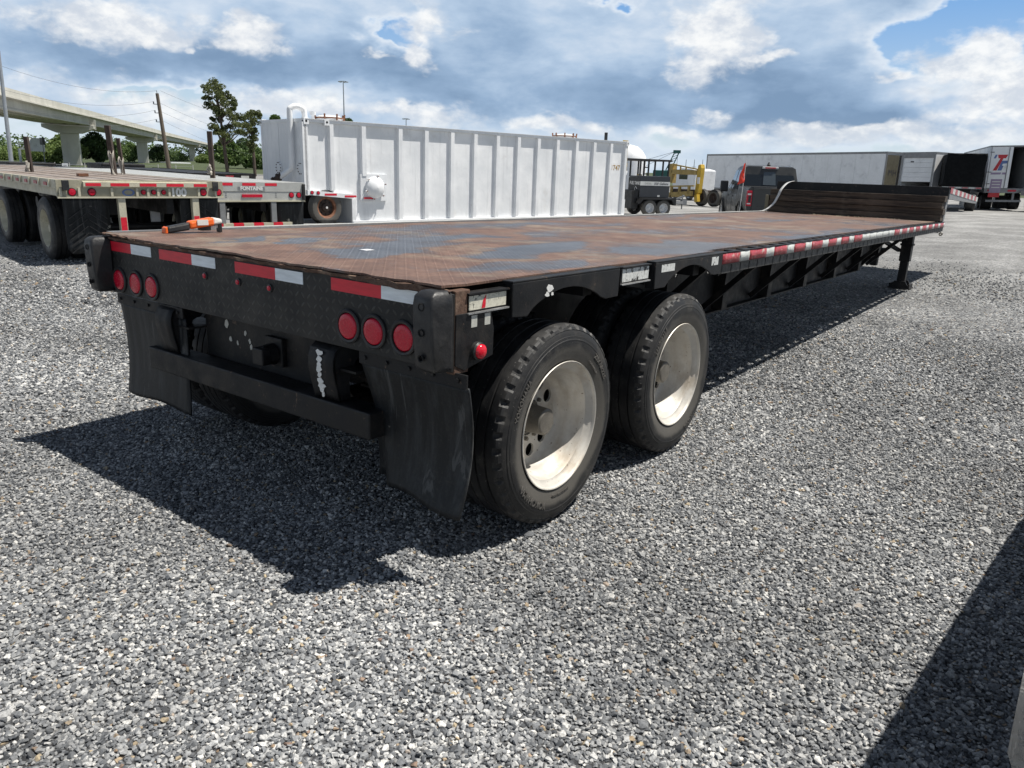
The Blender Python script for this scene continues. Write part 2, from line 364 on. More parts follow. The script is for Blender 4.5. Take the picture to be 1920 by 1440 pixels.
    k.put(k.b.inputs['Base Color'], c); k.b.inputs['Roughness'].default_value = .9
    hh = k.m('ADD', k.m('SUBTRACT', 1., dist), k.m('MULTIPLY', rc, .6))
    bm_ = k.n('ShaderNodeBump'); bm_.inputs['Distance'].default_value = .022; k.put(bm_.inputs['Height'], hh)
    k.put(bm_.inputs['Strength'], k.mr(cdist, 5., 45., 1., .5)); k.nt.links.new(bm_.outputs[0], k.b.inputs['Normal'])
STONE = [(0, (.055, .060, .068)), (.16, (.13, .138, .148)), (.42, (.245, .254, .264)), (.68, (.375, .38, .38)), (.88, (.53, .53, .52)), (.972, (.72, .705, .67)), (.980, (.32, .22, .14)), (.990, (.50, .42, .28)), (1, (.20, .13, .10))]
mats_special()
M = MATS
pm('rubber_block', (.017, .017, .018), .5, var=.25, scale=9, bmp=.4, bscale=60, spots=((6, .52, .7, (.05, .048, .044), .6),))
pm('black_plain', (.012, .012, .013), .5, var=.3)
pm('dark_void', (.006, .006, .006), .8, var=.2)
pm('lamp_red', (.52, .006, .030), .22, var=.15, scale=30, bmp=.3, bscale=120, spots=((20, .5, .8, (.26, .02, .03), .5),))
pm('lamp_red_bright', (.62, .012, .03), .2, var=.1, scale=30)
pm('lamp_amber', (.55, .16, .02), .3, var=.2)
pm('rust_edge', (.105, .058, .038), .85, var=.45, scale=18, bmp=.9, bscale=55, spots=((12, .5, .7, (.24, .17, .12), .7), (9, .55, .7, (.03, .022, .02), .8)))
pm('light_metal', (.5, .5, .5), .35, metal=.7, var=.2, scale=8)
pm('hub_steel', (.20, .185, .16), .5, metal=.4, var=.3, scale=12)
pm('rust_brown', (.20, .085, .045), .75, var=.35, scale=9, spots=((8, .5, .68, (.34, .16, .09), .8),))
pm('post_rust', (.060, .042, .034), .85, var=.4, scale=5)
pm('cream_paint', (.50, .47, .36), .5, var=.18, scale=3, spots=((5, .55, .72, (.33, .29, .20), .6), (22, .66, .72, (.20, .13, .08), .7)))
pm('alu_panel', (.50, .50, .47), .4, metal=.35, var=.15, scale=4, spots=((6, .55, .75, (.34, .32, .28), .6),))
pm('white_paint', (.78, .79, .80), .4, var=.07, scale=2, spots=((3, .58, .75, (.50, .50, .49), .5),))
pm('cream_shaded', (.33, .31, .23), .5, var=.18, scale=3, spots=((4, .5, .7, (.44, .41, .31), .7), (22, .66, .72, (.16, .10, .06), .7)))  # darker cream: shade on the rear sill is put into its colour
pm('grey_white', (.74, .755, .77), .45, var=.09, scale=1.2, bmp=.1, spots=((1.5, .5, .75, (.42, .43, .45), .6), (7, .66, .73, (.33, .30, .28), .5)))
pm('grey_trim', (.24, .245, .25), .5, metal=.3, var=.2, scale=4)
pm('yellow_paint', (.55, .36, .035), .5, var=.25, scale=2.5, spots=((5, .52, .7, (.30, .18, .04), .7),))
pm('yellow_dull', (.38, .27, .085), .6, var=.25, scale=3)
pm('tarp_black', (.006, .007, .008), .9, var=.2, scale=2, bmp=.3, bscale=3, spec=.15)
pm('car_grey', (.040, .041, .040), .42, metal=.1, var=.06, scale=2, bmp=0, coat=.12)
pm('car_trim', (.02, .02, .021), .4, var=.2)
pm('car_white', (.56, .535, .49), .25, var=.04, scale=3, bmp=0, coat=.6)
pm('galvanized', (.38, .40, .42), .4, metal=.6, var=.15, scale=3)
pm('pole_wood', (.13, .105, .08), .85, var=.25, scale=4, stretch=(6, 6, 1))
pm('bark', (.085, .065, .05), .9, var=.35, scale=5)
pm('sign_white', (.62, .64, .66), .5, var=.1)
pm('orange_plastic', (.80, .13, .012), .35, var=.08, scale=12)
pm('white_plastic', (.75, .74, .70), .4, var=.1, scale=12)
pm('webbing', (.56, .56, .55), .7, var=.15, scale=20, spots=((18, .55, .7, (.30, .29, .27), .6),))
pm('rag', (.42, .39, .34), .9, var=.3, scale=8, bmp=.9, bscale=20)
pm('flag_red', (.72, .045, .02), .6, var=.12)
pm('teal_paint', (.05, .16, .15), .6, var=.2)
pm('dark_tank', (.030, .034, .042), .4, var=.2, scale=3, coat=.2)
pm('letter_white', (.70, .70, .68), .5, var=.08)
pm('letter_grey', (.46, .46, .42), .5, var=.15)
pm('letter_dark', (.04, .04, .05), .5, var=.1)
pm('letter_gold', (.36, .22, .06), .5, var=.15)
pm('logo_red', (.50, .02, .03), .45, var=.1)
pm('logo_blue', (.10, .16, .36), .45, var=.1)
pm('poster_mauve', (.33, .26, .38), .5, var=.1)
pm('cardboard', (.19, .165, .11), .8, var=.2, scale=4)
pm('old_ply', (.12, .11, .075), .8, var=.25, scale=4)
pm('band_grey', (.042, .041, .039), .6, var=.35, scale=12)
pm('wall_pale', (.55, .57, .58), .7, var=.08)
pm('letter_rubber', (.085, .080, .073), .6, var=.3, scale=20)
pm('wire', (.12, .12, .13), .6, var=.1)
pm('silver_wheel', (.62, .63, .64), .35, metal=.3, var=.08)
def glass(name, col, rough=.05):
    mt, k = newmat(name); k.put(k.b.inputs['Base Color'], col); k.b.inputs['Roughness'].default_value = rough
    k.b.inputs['Specular IOR Level'].default_value = .8; k.b.inputs['Coat Weight'].default_value = .5; return mt
glass('tint_glass', (.012, .015, .016)); glass('window_glass', (.07, .085, .095))

# ------------------------------------------------------------ mesh helpers
class B:
    def __init__(s): s.v = []; s.f = []
    def add(s, vs, fs):
        o = len(s.v); s.v += [tuple(p) for p in vs]; s.f += [tuple(i+o for i in f) for f in fs]; return s
    def box(s, x0, x1, y0, y1, z0, z1):
        return s.add([(x0, y0, z0), (x1, y0, z0), (x1, y1, z0), (x0, y1, z0), (x0, y0, z1), (x1, y0, z1), (x1, y1, z1), (x0, y1, z1)],
                     [(0, 3, 2, 1), (4, 5, 6, 7), (0, 1, 5, 4), (1, 2, 6, 5), (2, 3, 7, 6), (3, 0, 4, 7)])
    def hexa(s, p):
        return s.add(p, [(0, 3, 2, 1), (4, 5, 6, 7), (0, 1, 5, 4), (1, 2, 6, 5), (2, 3, 7, 6), (3, 0, 4, 7)])
    def prism(s, poly, axis, a, b):
        """poly: 2-D outline; axis 'x': poly=(y,z), 'y': poly=(x,z), 'z': poly=(x,y)"""
        def P(p, t): return {'x': (t, p[0], p[1]), 'y': (p[0], t, p[1]), 'z': (p[0], p[1], t)}[axis]
        n = len(poly); vs = [P(p, a) for p in poly]+[P(p, b) for p in poly]
        fs = [tuple(range(n)), tuple(range(2*n-1, n-1, -1))]+[(i, i+n, (i+1) % n+n, (i+1) % n) for i in range(n)]
        return s.add(vs, fs)
    def bar(s, p0, p1, w, h=None, up=(0, 0, 1)):
        h = h or w; p0 = Vector(p0); p1 = Vector(p1); d = (p1-p0).normalized(); up = Vector(up)
        if abs(d.dot(up)) > .98: up = Vector((1, 0, 0))
        a = d.cross(up).normalized()*w/2; b = a.normalized().cross(d)*h/2
        return s.hexa([p0-a-b, p0+a-b, p1+a-b, p1-a-b, p0-a+b, p0+a+b, p1+a+b, p1-a+b])
    def cyl(s, p0, p1, r0, r1=None, n=12, cap=True):
        r1 = r0 if r1 is None else r1; p0 = Vector(p0); p1 = Vector(p1); d = (p1-p0).normalized()
        a = d.orthogonal().normalized(); b = d.cross(a)
        cs = [(math.cos(2*math.pi*i/n), math.sin(2*math.pi*i/n)) for i in range(n)]
        vs = [p0+(a*c+b*q)*r0 for c, q in cs]+[p1+(a*c+b*q)*r1 for c, q in cs]
        fs = [(i, (i+1) % n, (i+1) % n+n, i+n) for i in range(n)]
        if cap: fs += [tuple(range(n-1, -1, -1)), tuple(range(n, 2*n))]
        return s.add(vs, fs)
    def tube(s, pts, r, n=8):
        rr = r if isinstance(r, (list, tuple)) else [r]*len(pts); pts = [Vector(p) for p in pts]
        vs = []; prev = None
        for i, p in enumerate(pts):
            t = (pts[min(i+1, len(pts)-1)]-pts[max(i-1, 0)]).normalized()
            a = t.orthogonal().normalized() if prev is None else (prev-t*prev.dot(t)).normalized(); prev = a; b = t.cross(a)
            vs += [p+(a*math.cos(2*math.pi*j/n)+b*math.sin(2*math.pi*j/n))*rr[i] for j in range(n)]
        fs = [(i*n+j, i*n+(j+1) % n, (i+1)*n+(j+1) % n, (i+1)*n+j) for i in range(len(pts)-1) for j in range(n)]
        fs += [tuple(range(n-1, -1, -1)), tuple(range((len(pts)-1)*n, len(pts)*n))]
        return s.add(vs, fs)
    def lathe(s, prof, n=48, c=(0, 0, 0), axis='x', mod=None, close=False):
        vs = []; m_ = len(prof)
        for i in range(n):
            t = 2*math.pi*i/n
            for j, (a, r) in enumerate(prof):
                if mod: a, r = mod(i, j, a, r)
                q = (a, r*math.cos(t), r*math.sin(t)) if axis == 'x' else (r*math.cos(t), a, r*math.sin(t)) if axis == 'y' else (r*math.cos(t), r*math.sin(t), a)
                vs.append((q[0]+c[0], q[1]+c[1], q[2]+c[2]))
        fs = [(i*m_+j, i*m_+j+1, ((i+1) % n)*m_+j+1, ((i+1) % n)*m_+j) for i in range(n) for j in range(m_-1)]
        return s.add(vs, fs)
    def grid(s, fn, nu, nv):
        vs = [fn(i/nu, j/nv) for j in range(nv+1) for i in range(nu+1)]
        return s.add(vs, [(j*(nu+1)+i, j*(nu+1)+i+1, (j+1)*(nu+1)+i+1, (j+1)*(nu+1)+i) for j in range(nv) for i in range(nu)])
    def mesh(s, name, mat, smooth=False):
        me = bpy.data.meshes.new(name); me.from_pydata(s.v, [], s.f)
        if mat: me.materials.append(M[mat] if isinstance(mat, str) else mat)
        bm = bmesh.new(); bm.from_mesh(me); bmesh.ops.recalc_face_normals(bm, faces=bm.faces)
        if smooth:
            for f in bm.faces: f.smooth = True
            for e in bm.edges:
                if len(e.link_faces) == 2 and e.calc_face_angle() > R(smooth if smooth is not True else 35): e.smooth = False
        bm.to_mesh(me); bm.free(); return me
    def o(s, name, mat, parent=None, smooth=False, bevel=0, loc=None, solid=0):
        ob = bpy.data.objects.new(name, s.mesh(name, mat, smooth)); COL.objects.link(ob)
        if parent: ob.parent = parent
        if loc: ob.location = loc
        if solid:
            q = ob.modifiers.new('solid', 'SOLIDIFY'); q.thickness = solid; q.offset = 0
        if bevel:
            q = ob.modifiers.new('bevel', 'BEVEL'); q.width = bevel; q.segments = 2; q.limit_method = 'ANGLE'; q.angle_limit = R(40); q.harden_normals = False
        return ob
def tag(o, label=None, cat=None, group=None, kind=None):
    for a, b in (('label', label), ('category', cat), ('group', group), ('kind', kind)):
        if b: o[a] = b
    return o
def thing(name, label, cat, loc=(0, 0, 0), rz=0, group=None):
    o = bpy.data.objects.new(name, None); COL.objects.link(o); o.location = loc; o.rotation_euler = (0, 0, R(rz)); o.empty_display_size = .3
    return tag(o, label, cat, group)
def kids(o): return [c for c in bpy.data.objects if c.parent == o]
def dup(o, parent=None, loc=None, rz=None):
    c = o.copy(); COL.objects.link(c); c.parent = parent
    if loc is not None: c.location = loc
    if rz is not None: c.rotation_euler = (0, 0, R(rz))
    for ch in kids(o): dup(ch, c)
    return c
def link(me, name, parent=None, loc=(0, 0, 0), rot=(0, 0, 0), scale=None):
    ob = bpy.data.objects.new(name, me); COL.objects.link(ob); ob.parent = parent; ob.location = loc; ob.rotation_euler = rot
    if scale: ob.scale = scale
    return ob
def textmesh(txt, size, depth=.002, bold=.0, italic=0):
    cu = bpy.data.curves.new('t', 'FONT'); cu.body = txt; cu.size = size; cu.extrude = depth; cu.offset = bold; cu.align_x = 'CENTER'; cu.align_y = 'CENTER'; cu.resolution_u = 3; cu.shear = italic
    ob = bpy.data.objects.new('t', cu); me = bpy.data.meshes.new_from_object(ob)
    bpy.data.objects.remove(ob); return me
def text(txt, size, mat, name, parent, loc, rot, depth=.002, bold=0., italic=0):
    me = textmesh(txt, size, depth, bold, italic); me.materials.clear(); me.materials.append(M[mat])
    return link(me, name, parent, loc, rot)
def sst(a, b, x):
    t = min(1, max(0, (x-a)/(b-a))); return t*t*(3-2*t)
def gz(x, y):
    """ground height: level round the trailer, the yard to the left and behind lies a little lower"""
    d = math.hypot(x-CX, y-CY); az = math.degrees(math.atan2(x-CX, y-CY))
    return -.30*sst(15, 30, d)*sst(-6, -14, az) - .08*sst(9, 14, d)*sst(-50, -62, az)*(1-sst(15, 30, d))
def gp(u, v, dist):
    p = at(u, v, dist); return Vector((p.x, p.y, gz(p.x, p.y)))
# ============================================================ ground
def build_ground():
    rad = [0]+[.5*1.16**i for i in range(62)]; rad = [r for r in rad if r < 4500]+[4500]; n = 120
    vs = [(CX, CY, gz(CX, CY)-.012)]; fs = []
    for r in rad[1:]:
        for i in range(n):
            t = 2*math.pi*i/n; x = CX+r*math.cos(t); y = CY+r*math.sin(t)
            und = (.012*math.sin(x*.9+1)*math.cos(y*.7)+.02*math.sin(x*.23)*math.sin(y*.19+2)) * (1 if r < 200 else 0) * sst(5, 12, r)
            vs.append((x, y, gz(x, y)-.012+und))
    for i in range(n): fs.append((0, 1+i, 1+(i+1) % n))
    for k_ in range(len(rad)-2):
        a = 1+k_*n; b = a+n
        for i in range(n): fs.append((a+i, b+i, b+(i+1) % n, a+(i+1) % n))
    g = B(); g.v = vs; g.f = fs
    o = g.o('gravel_ground', 'gravel_bed', smooth=True); tag(o, kind='structure')
build_ground()

def stone_nodes():
    nt = bpy.data.node_groups.new('loose_stones', 'GeometryNodeTree')
    nt.interface.new_socket('Geometry', in_out='INPUT', socket_type='NodeSocketGeometry')
    nt.interface.new_socket('Geometry', in_out='OUTPUT', socket_type='NodeSocketGeometry')
    N = nt.nodes.new; L = nt.links.new
    gi = N('NodeGroupInput'); go = N('NodeGroupOutput')
    join = N('GeometryNodeGeometryToInstance')
    for i in range(9):
        pts = N('GeometryNodePoints'); pts.inputs['Count'].default_value = 15
        rv = N('FunctionNodeRandomValue'); rv.data_type = 'FLOAT_VECTOR'; rv.inputs['Seed'].default_value = 11+i*7
        rv.inputs[0].default_value = (-1, -1, -1); rv.inputs[1].default_value = (1, 1, 1)
        nm = N('ShaderNodeVectorMath'); nm.operation = 'NORMALIZE'; L(rv.outputs[0], nm.inputs[0])
        sc = N('ShaderNodeVectorMath'); sc.operation = 'MULTIPLY'; L(nm.outputs[0], sc.inputs[0])
        sc.inputs[1].default_value = (.5, .36+.03*(i % 3), .24+.03*(i % 4))
        L(sc.outputs[0], pts.inputs['Position'])
        ch = N('GeometryNodeConvexHull'); L(pts.outputs[0], ch.inputs[0])
        sm = N('GeometryNodeSetMaterial'); sm.inputs['Material'].default_value = M['stone']; L(ch.outputs[0], sm.inputs[0])
        L(sm.outputs[0], join.inputs[0])
    ip = N('GeometryNodeInstanceOnPoints'); L(gi.outputs[0], ip.inputs['Points']); L(join.outputs[0], ip.inputs['Instance'])
    ip.inputs['Pick Instance'].default_value = True
    def attr(name, typ):
        a = N('GeometryNodeInputNamedAttribute'); a.data_type = typ; a.inputs[0].default_value = name; return a.outputs[0]
    ri = N('FunctionNodeRandomValue'); ri.data_type = 'INT'; ri.inputs[4].default_value = 0; ri.inputs[5].default_value = 8
    L(ri.outputs[2], ip.inputs['Instance Index'])
    L(attr('turn', 'FLOAT_VECTOR'), ip.inputs['Rotation']); L(attr('size', 'FLOAT_VECTOR'), ip.inputs['Scale'])
    L(ip.outputs[0], go.inputs[0]); return nt
def build_stones():
    P = []; Z = []
    ax, ay = CX-math.sin(YAW)*1.3, CY-math.cos(YAW)*1.3
    def layer(r0, r1, sp, size, keep):
        n = int(2*r1/sp); g = (np.arange(n)-n/2)*sp
        X, Y = np.meshgrid(g, g); X = X.ravel(); Y = Y.ravel()
        X = X+rng.uniform(-.5, .5, X.size)*sp+CX; Y = Y+rng.uniform(-.5, .5, Y.size)*sp+CY
        r = np.hypot(X-CX, Y-CY); az = np.abs((np.arctan2(X-ax, Y-ay)-YAW+np.pi) % (2*np.pi)-np.pi)
        ok = (r >= r0) & (r < r1) & (az < R(47)) & (rng.random(X.size) < keep(r))
        X = X[ok]; Y = Y[ok]; r = r[ok]
        s = size*np.exp(rng.normal(0, .27, X.size))
        s = np.where(rng.random(X.size) < .003, s*1.8, s)
        P.append(np.c_[X, Y, np.array([gz(a, b) for a, b in zip(X, Y)]) - .010 + rng.uniform(-.006, .005, X.size)]); Z.append(s)
    layer(.8, 5.4, .0125, .0185, lambda r: np.ones_like(r))
    layer(5.4, 9.5, .018, .024, lambda r: 1-.3*(r-5.4)/4.1)
    layer(9.5, 20., .034, .032, lambda r: .70*(1-(r-9.5)/10.5)**1.5)
    P = np.concatenate(P); Z = np.concatenate(Z); n = len(P); print('stones', n)
    me = bpy.data.meshes.new('gravel'); me.vertices.add(n); me.vertices.foreach_set('co', P.ravel())
    a = me.attributes.new('size', 'FLOAT_VECTOR', 'POINT'); a.data.foreach_set('vector', np.repeat(Z, 3))
    rot = np.c_[rng.normal(0, .35, n), rng.normal(0, .35, n), rng.uniform(0, 6.283, n)]
    a = me.attributes.new('turn', 'FLOAT_VECTOR', 'POINT'); a.data.foreach_set('vector', rot.ravel())
    me.materials.append(M['stone']); me.update()
    ob = bpy.data.objects.new('gravel', me); COL.objects.link(ob)
    q = ob.modifiers.new('stones', 'NODES'); q.node_group = stone_nodes()
    tag(ob, 'loose crushed grey gravel covering the whole yard in front of the trailer', 'gravel', kind='stuff')
build_stones()

# ============================================================ wheels (shared meshes)
def tyre_mesh(Rt=.4746, Wd=.255, lug=True, n=252, rb=.300):
    g = .011; k_ = Rt/.4746
    half = [(-.022, rb), (-.006, rb+.010), (-.001, rb+.012), (.001, rb+.018), (.006, rb+.04), (.0125, rb+.060), (.014, rb+.085), (.0125, rb+.102), (.0135, rb+.103), (.0125, rb+.108), (.0110, rb+.109), (.009, rb+.122), (.0065, rb+.123), (.002, Rt-.034), (-.0025, Rt-.026), (-.0005, Rt-.024), (-.007, Rt-.012), (-.016, Rt-.004), (-.034, Rt-.0008)]
    gr = []
    for c in (.072, .1275, .183):
        c2 = c*Wd/.255; gr += [(-(c2-.006), Rt), (-(c2-.004), Rt-g), (-(c2+.004), Rt-g), (-(c2+.006), Rt)]
    prof = half+gr+[(-Wd-a, r) for a, r in reversed(half)]
    L = len(prof)
    def mod(i, j, a, r):
        e = j if j < L/2 else L-1-j; sgn = 1 if j < L/2 else -1
        h_ = ((i//6)*37 % 11)/11
        if e in (16, 17) and i % 6 in (0, 1): return a-sgn*(.005+.003*h_), r-.007-.003*h_
        return a, r
    return B().lathe([(a, r) for a, r in prof], n, mod=mod)
def rim_deep():
    """outer wheel of a dual pair: deep dish with hand holes"""
    g = B().lathe([(-.018, .292), (.004, .300), (.006, .305), (.002, .307), (-.004, .303), (-.010, .292), (-.026, .283), (-.034, .268), (-.05, .262), (-.085, .258), (-.10, .250), (-.125, .243), (-.165, .238), (-.182, .225), (-.190, .205)], 72)
    return g
def disc_mesh(name, r_out, r_in, holes, rh, ring, x, th, mat):
    bm = bmesh.new()
    def circ(cy, cz, r, n):
        vs = [bm.verts.new((0, cy+r*math.cos(2*math.pi*i/n), cz+r*math.sin(2*math.pi*i/n))) for i in range(n)]
        for i in range(n): bm.edges.new((vs[i], vs[(i+1) % n]))
    circ(0, 0, r_out, 60); circ(0, 0, r_in, 32)
    for h in range(holes):
        t = 2*math.pi*(h+.25)/holes; circ(ring*math.cos(t), ring*math.sin(t), rh, 18)
    bmesh.ops.triangle_fill(bm, use_beauty=True, use_dissolve=False, edges=bm.edges)
    r = bmesh.ops.extrude_face_region(bm, geom=bm.faces[:]); vs = [v for v in r['geom'] if isinstance(v, bmesh.types.BMVert)]
    bmesh.ops.translate(bm, vec=(-th, 0, 0), verts=vs); bmesh.ops.translate(bm, vec=(x, 0, 0), verts=bm.verts)
    bmesh.ops.recalc_face_normals(bm, faces=bm.faces)
    me = bpy.data.meshes.new(name); bm.to_mesh(me); bm.free(); me.materials.append(M[mat]); return me
ME = {}
ME['tyre_rib'] = tyre_mesh(lug=True).mesh('tyre', 'tyre_rubber', 18)
def make_dual_meshes():
    ME['rim_deep'] = rim_deep().mesh('rim', 'wheel_alloy', 40)
    ME['wheel_disc'] = disc_mesh('wheel_disc', .212, .090, 10, .033, .172, -.188, .012, 'wheel_alloy')
    h = B(); h.cyl((-.23, 0, 0), (-.19, 0, 0), .088, .084, 32); h.cyl((-.19, 0, 0), (-.085, 0, 0), .070, .064, 32)
    h.cyl((-.085, 0, 0), (-.078, 0, 0), .064, .055, 32)
    ME['hub'] = h.mesh('hub', 'hub_steel', 30)
    h = B()
    for i in range(10):
        t = 2*math.pi*(i+.75)/10; h.cyl((-.19, .104*math.cos(t), .104*math.sin(t)), (-.172, .104*math.cos(t), .104*math.sin(t)), .011, .009, 6)
    ME['lug_nuts'] = h.mesh('lug_nuts', 'hub_steel')
    # inner wheel seen from the axle side: barrel and brake drum
    ME['rim_inner'] = B().lathe([(-.262, .300), (-.255, .290), (-.23, .272), (-.16, .262), (-.10, .255), (-.03, .27), (-.004, .300)], 48).mesh('rim', 'hub_steel', 40)
    h = B().lathe([(-.06, .10), (-.06, .20), (-.10, .208), (-.26, .208), (-.275, .215), (-.275, .19), (-.28, .05)], 40)
    ME['brake_drum'] = h.mesh('brake_drum', 'frame_black', 30)
make_dual_meshes()
def dual_wheels(parent, y, z, xo, side, letters=None, spin=0):
    """outer and inner wheel of one axle end; side=+1: outer face towards +x"""
    rz = 0 if side > 0 else math.pi
    out = []
    for i in range(2):
        w = bpy.data.objects.new('wheel', ME['tyre_rib']); COL.objects.link(w); w.parent = parent
        w.location = (xo-side*i*.30, y, z); w.rotation_euler = (spin, 0, rz); out.append(w)
        if i == 0:
            for nm, ky in (('rim', 'rim_deep'), ('wheel_disc', 'wheel_disc'), ('hub', 'hub'), ('lug_nuts', 'lug_nuts')): link(ME[ky], nm, w)
        else:
            link(ME['rim_inner'], 'rim', w); link(ME['brake_drum'], 'brake_drum', w)
    return out
def arc_text(txt, size, rad, a0, parent, x, mat='letter_rubber', depth=.0016):
    """raised lettering set on a circle, clockwise, tops outward (seen from +x)"""
    b_ = B(); me0 = textmesh(txt, size, depth, .001)
    bm = bmesh.new(); bm.from_mesh(me0)
    for v in bm.verts:
        a = a0 - v.co.x/rad; r = rad+v.co.y; z = v.co.z
        v.co = Vector((x+z, r*math.cos(a), r*math.sin(a)))
    me = bpy.data.meshes.new('lettering'); bm.to_mesh(me); bm.free(); me.materials.append(M[mat])
    return link(me, 'lettering', parent)

# ============================================================ the step deck trailer
TR = thing('flatbed_trailer', 'long black step deck trailer with rusty tread plate deck, nearest in the foreground', 'trailer', (0, 0, 0))
TR.rotation_euler = (-.0127, 0, 0)
DZ = 1.19
def build_trailer():
    # tread plates, one after another along the deck
    ys = [-.012, 1.24, 2.49, 3.73, 4.98, 6.22, 7.46, 8.71, 9.95, 11.12]
    for i in range(len(ys)-1):
        y0, y1 = ys[i]+(.0003 if i else 0), ys[i+1]-.0003
        nx, ny = 26, 10; dz = 0
        b = B()
        def fn(u, v, top=True):
            x = -2.563+u*(2.523 if i < 2 else 2.475); y = y0+v*(y1-y0)
            w = .004*math.sin(x*2.1)*math.sin(y*2.7)+.0025*math.sin(x*7+y*3)
            if i == 0 and v == 0: y += .006*math.sin(x*23)+.005*math.sin(x*51+1)+(.012 if -.55 < x < -.2 else 0)
            pass
            if i == 0 and v < .06: w += .006*max(0, math.sin(x*5+2))
            return (x, y, DZ+w+dz-.0015)
        b.grid(fn, 90 if i == 0 else nx, ny)
        b.o('tread_plate', 'deck_steel', TR, solid=.009)
    # rear panel
    B().box(-2.556, -.004, .0, .014, .872, 1.168).o('rear_panel', 'black_tread', TR, bevel=.003)
    e = B()
    x = -2.575; random.seed(3)
    prev = None
    top = []; n = 110
    vs = []
    for i in range(n+1):
        x = -2.57+2.567*i/n; j = .004*math.sin(i*.9)+random.uniform(-.003, .003)
        for (y, z) in ((.004, 1.183+j*.3), (-.014+j, 1.180), (-.012+j*.7, 1.168+j*.5), (.004, 1.164)): vs.append((x, y, z))
    fs = [(i*4+k_, i*4+k_+1, i*4+5+k_, i*4+4+k_) for i in range(n) for k_ in range(3)]
    e.add(vs, fs); e.o('rusted_lip', 'rust_edge', TR)
    e = B()
    pts = [(-2.56, 1.19), (-2.60, 1.20), (-2.55, 1.205), (-2.3, 1.196), (-2.2, 1.186)]
    e.grid(lambda u, v: (-2.585+u*.36, -.026+v*.05+.006*math.sin(u*40), 1.197-.010*u+.003*math.sin(u*25)+v*.001), 16, 2)
    e.o('bent_edge', 'rust_edge', TR, solid=.007)
    e = B(); e.grid(lambda u, v: (-.50+u*.47, -.016+.008*math.sin(u*9)-v*.004, 1.184-v*.022+.003*math.sin(u*21)), 24, 3)
    e.o('broken_edge', 'rust_edge', TR, solid=.006)
    # reflective tape of the rear panel
    for a, b_, c in ((-2.552, -2.305, -2.10), (-2.017, -1.716, -1.513), (-1.352, -1.048, -.856), (-.672, -.375, -.178)):
        B().box(a, b_-.0005, -.0025, -.0002, 1.106, 1.158).o('red_tape', 'tape_red', TR)
        B().box(b_+.0005, c, -.0025, -.0002, 1.106, 1.158).o('white_tape', 'tape_white', TR)
    # lamps
    gm = B().lathe([(.0, .072), (-.008, .071), (-.012, .066), (-.010, .058), (-.002, .054), (.001, .054)], 40, axis='y').mesh('tail_light', 'rubber_block', 40)
    lm = B().lathe([(.002, .0545), (-.010, .053), (-.014, .048), (-.015, .03), (-.015, .0005)], 40, axis='y').mesh('lens', 'lamp_red', 50)
    for i, x in enumerate((-2.453, -2.28, -2.114, -.568, -.416, -.251)):
        o = link(gm, 'tail_light', TR, (x, -.0005, .95 if x < -1 else .968)); link(lm, 'lens', o, (0, 0 if i != 5 else .006, 0))
    s1 = B().lathe([(.0, .019), (-.006, .018), (-.007, .012)], 20, axis='y').mesh('marker_lamp', 'rubber_block', 40)
    s2 = B().lathe([(-.002, .013), (-.011, .011), (-.014, .0005)], 20, axis='y').mesh('lens', 'lamp_red', 50)
    for x in (-1.603, -1.329, -1.09): o = link(s1, 'marker_lamp', TR, (x, -.0005, 1.064)); link(s2, 'lens', o)
    # rubber dock bumpers with three holes
    for x0, x1, nm in ((-2.625, -2.515, 'l'), (-.112, .004, 'r')):
        b = B()
        def q(z, p, a=0): return [(x0+a, 0.0, z), (x1-a, 0.0, z), (x1-a-.016, -p, z), (x0+a+.004, -p, z)]
        rings = [q(.878, .072, .012), q(.890, .088), q(1.0, .100), (q(1.13, .104)), q(1.165, .098, .003), q(1.182, .07, .014)]
        vs = [p for r in rings for p in r]; fs = []
        for i in range(len(rings)-1):
            for j in range(4): fs.append((i*4+j, i*4+(j+1) % 4, i*4+4+(j+1) % 4, i*4+4+j))
        fs += [(3, 2, 1, 0), (20, 21, 22, 23)]; b.add(vs, fs)
        o = b.o('dock_bumper', 'rubber_block', TR, smooth=60, bevel=.012)
        for z in (.935, 1.03, 1.125):
            B().lathe([(-.104, .0135), (-.1055, .015), (-.1068, .0135), (-.1045, .010), (-.092, .0095), (-.092, .0003)], 18, c=((x0+x1)/2-.008, 0, z), axis='y').o('bolt_hole', 'dark_void', o, smooth=True)
    # underride guard
    g = B().box(-2.215, -.452, .0, .125, .492, .612).o('underride_bar', 'frame_black', TR, bevel=.008)
    for x0, x1 in ((-2.095, -1.945), (-.825, -.665)):
        pr = [(.34, .868), (.10, .868), (.045, .862), (.008, .838), (-.006, .80), (-.006, .76), (.004, .70), (.018, .65), (.026, .614)]
        b = B(); b.grid(lambda u, v: (x0+(x1-x0)*u, *[pr[int(round(v*8))][q_] for q_ in (0, 1)]), 3, 8)
        b.o('guard_arm', 'frame_black', TR, smooth=True, solid=.012)
        b = B()
        for xx in (x0+.004, x1-.012): b.prism([(.34, .86), (.10, .86), (.05, .855), (.018, .835), (.006, .80), (.006, .76), (.016, .70), (.034, .616), (.09, .616), (.085, .70), (.12, .78), (.2, .82), (.34, .83)], 'x', xx, xx+.008)
        b.o('arm_gusset', 'frame_black', TR)
        B().box(x0+.02, x1+.10, .03, .24, .755, .765).o('arm_brace', 'frame_black', TR)
    # flecks of old white tape on the right arm
    random.seed(5)
    b = B()
    def chip(b, x, z, rx, rz_, y, n=9):
        p = [(x+rx*math.cos(6.283*i/n)*random.uniform(.55, 1.1), z+rz_*math.sin(6.283*i/n)*random.uniform(.6, 1.1)) for i in range(n)]
        b.prism(p, 'y', y-.0008, y+.001)
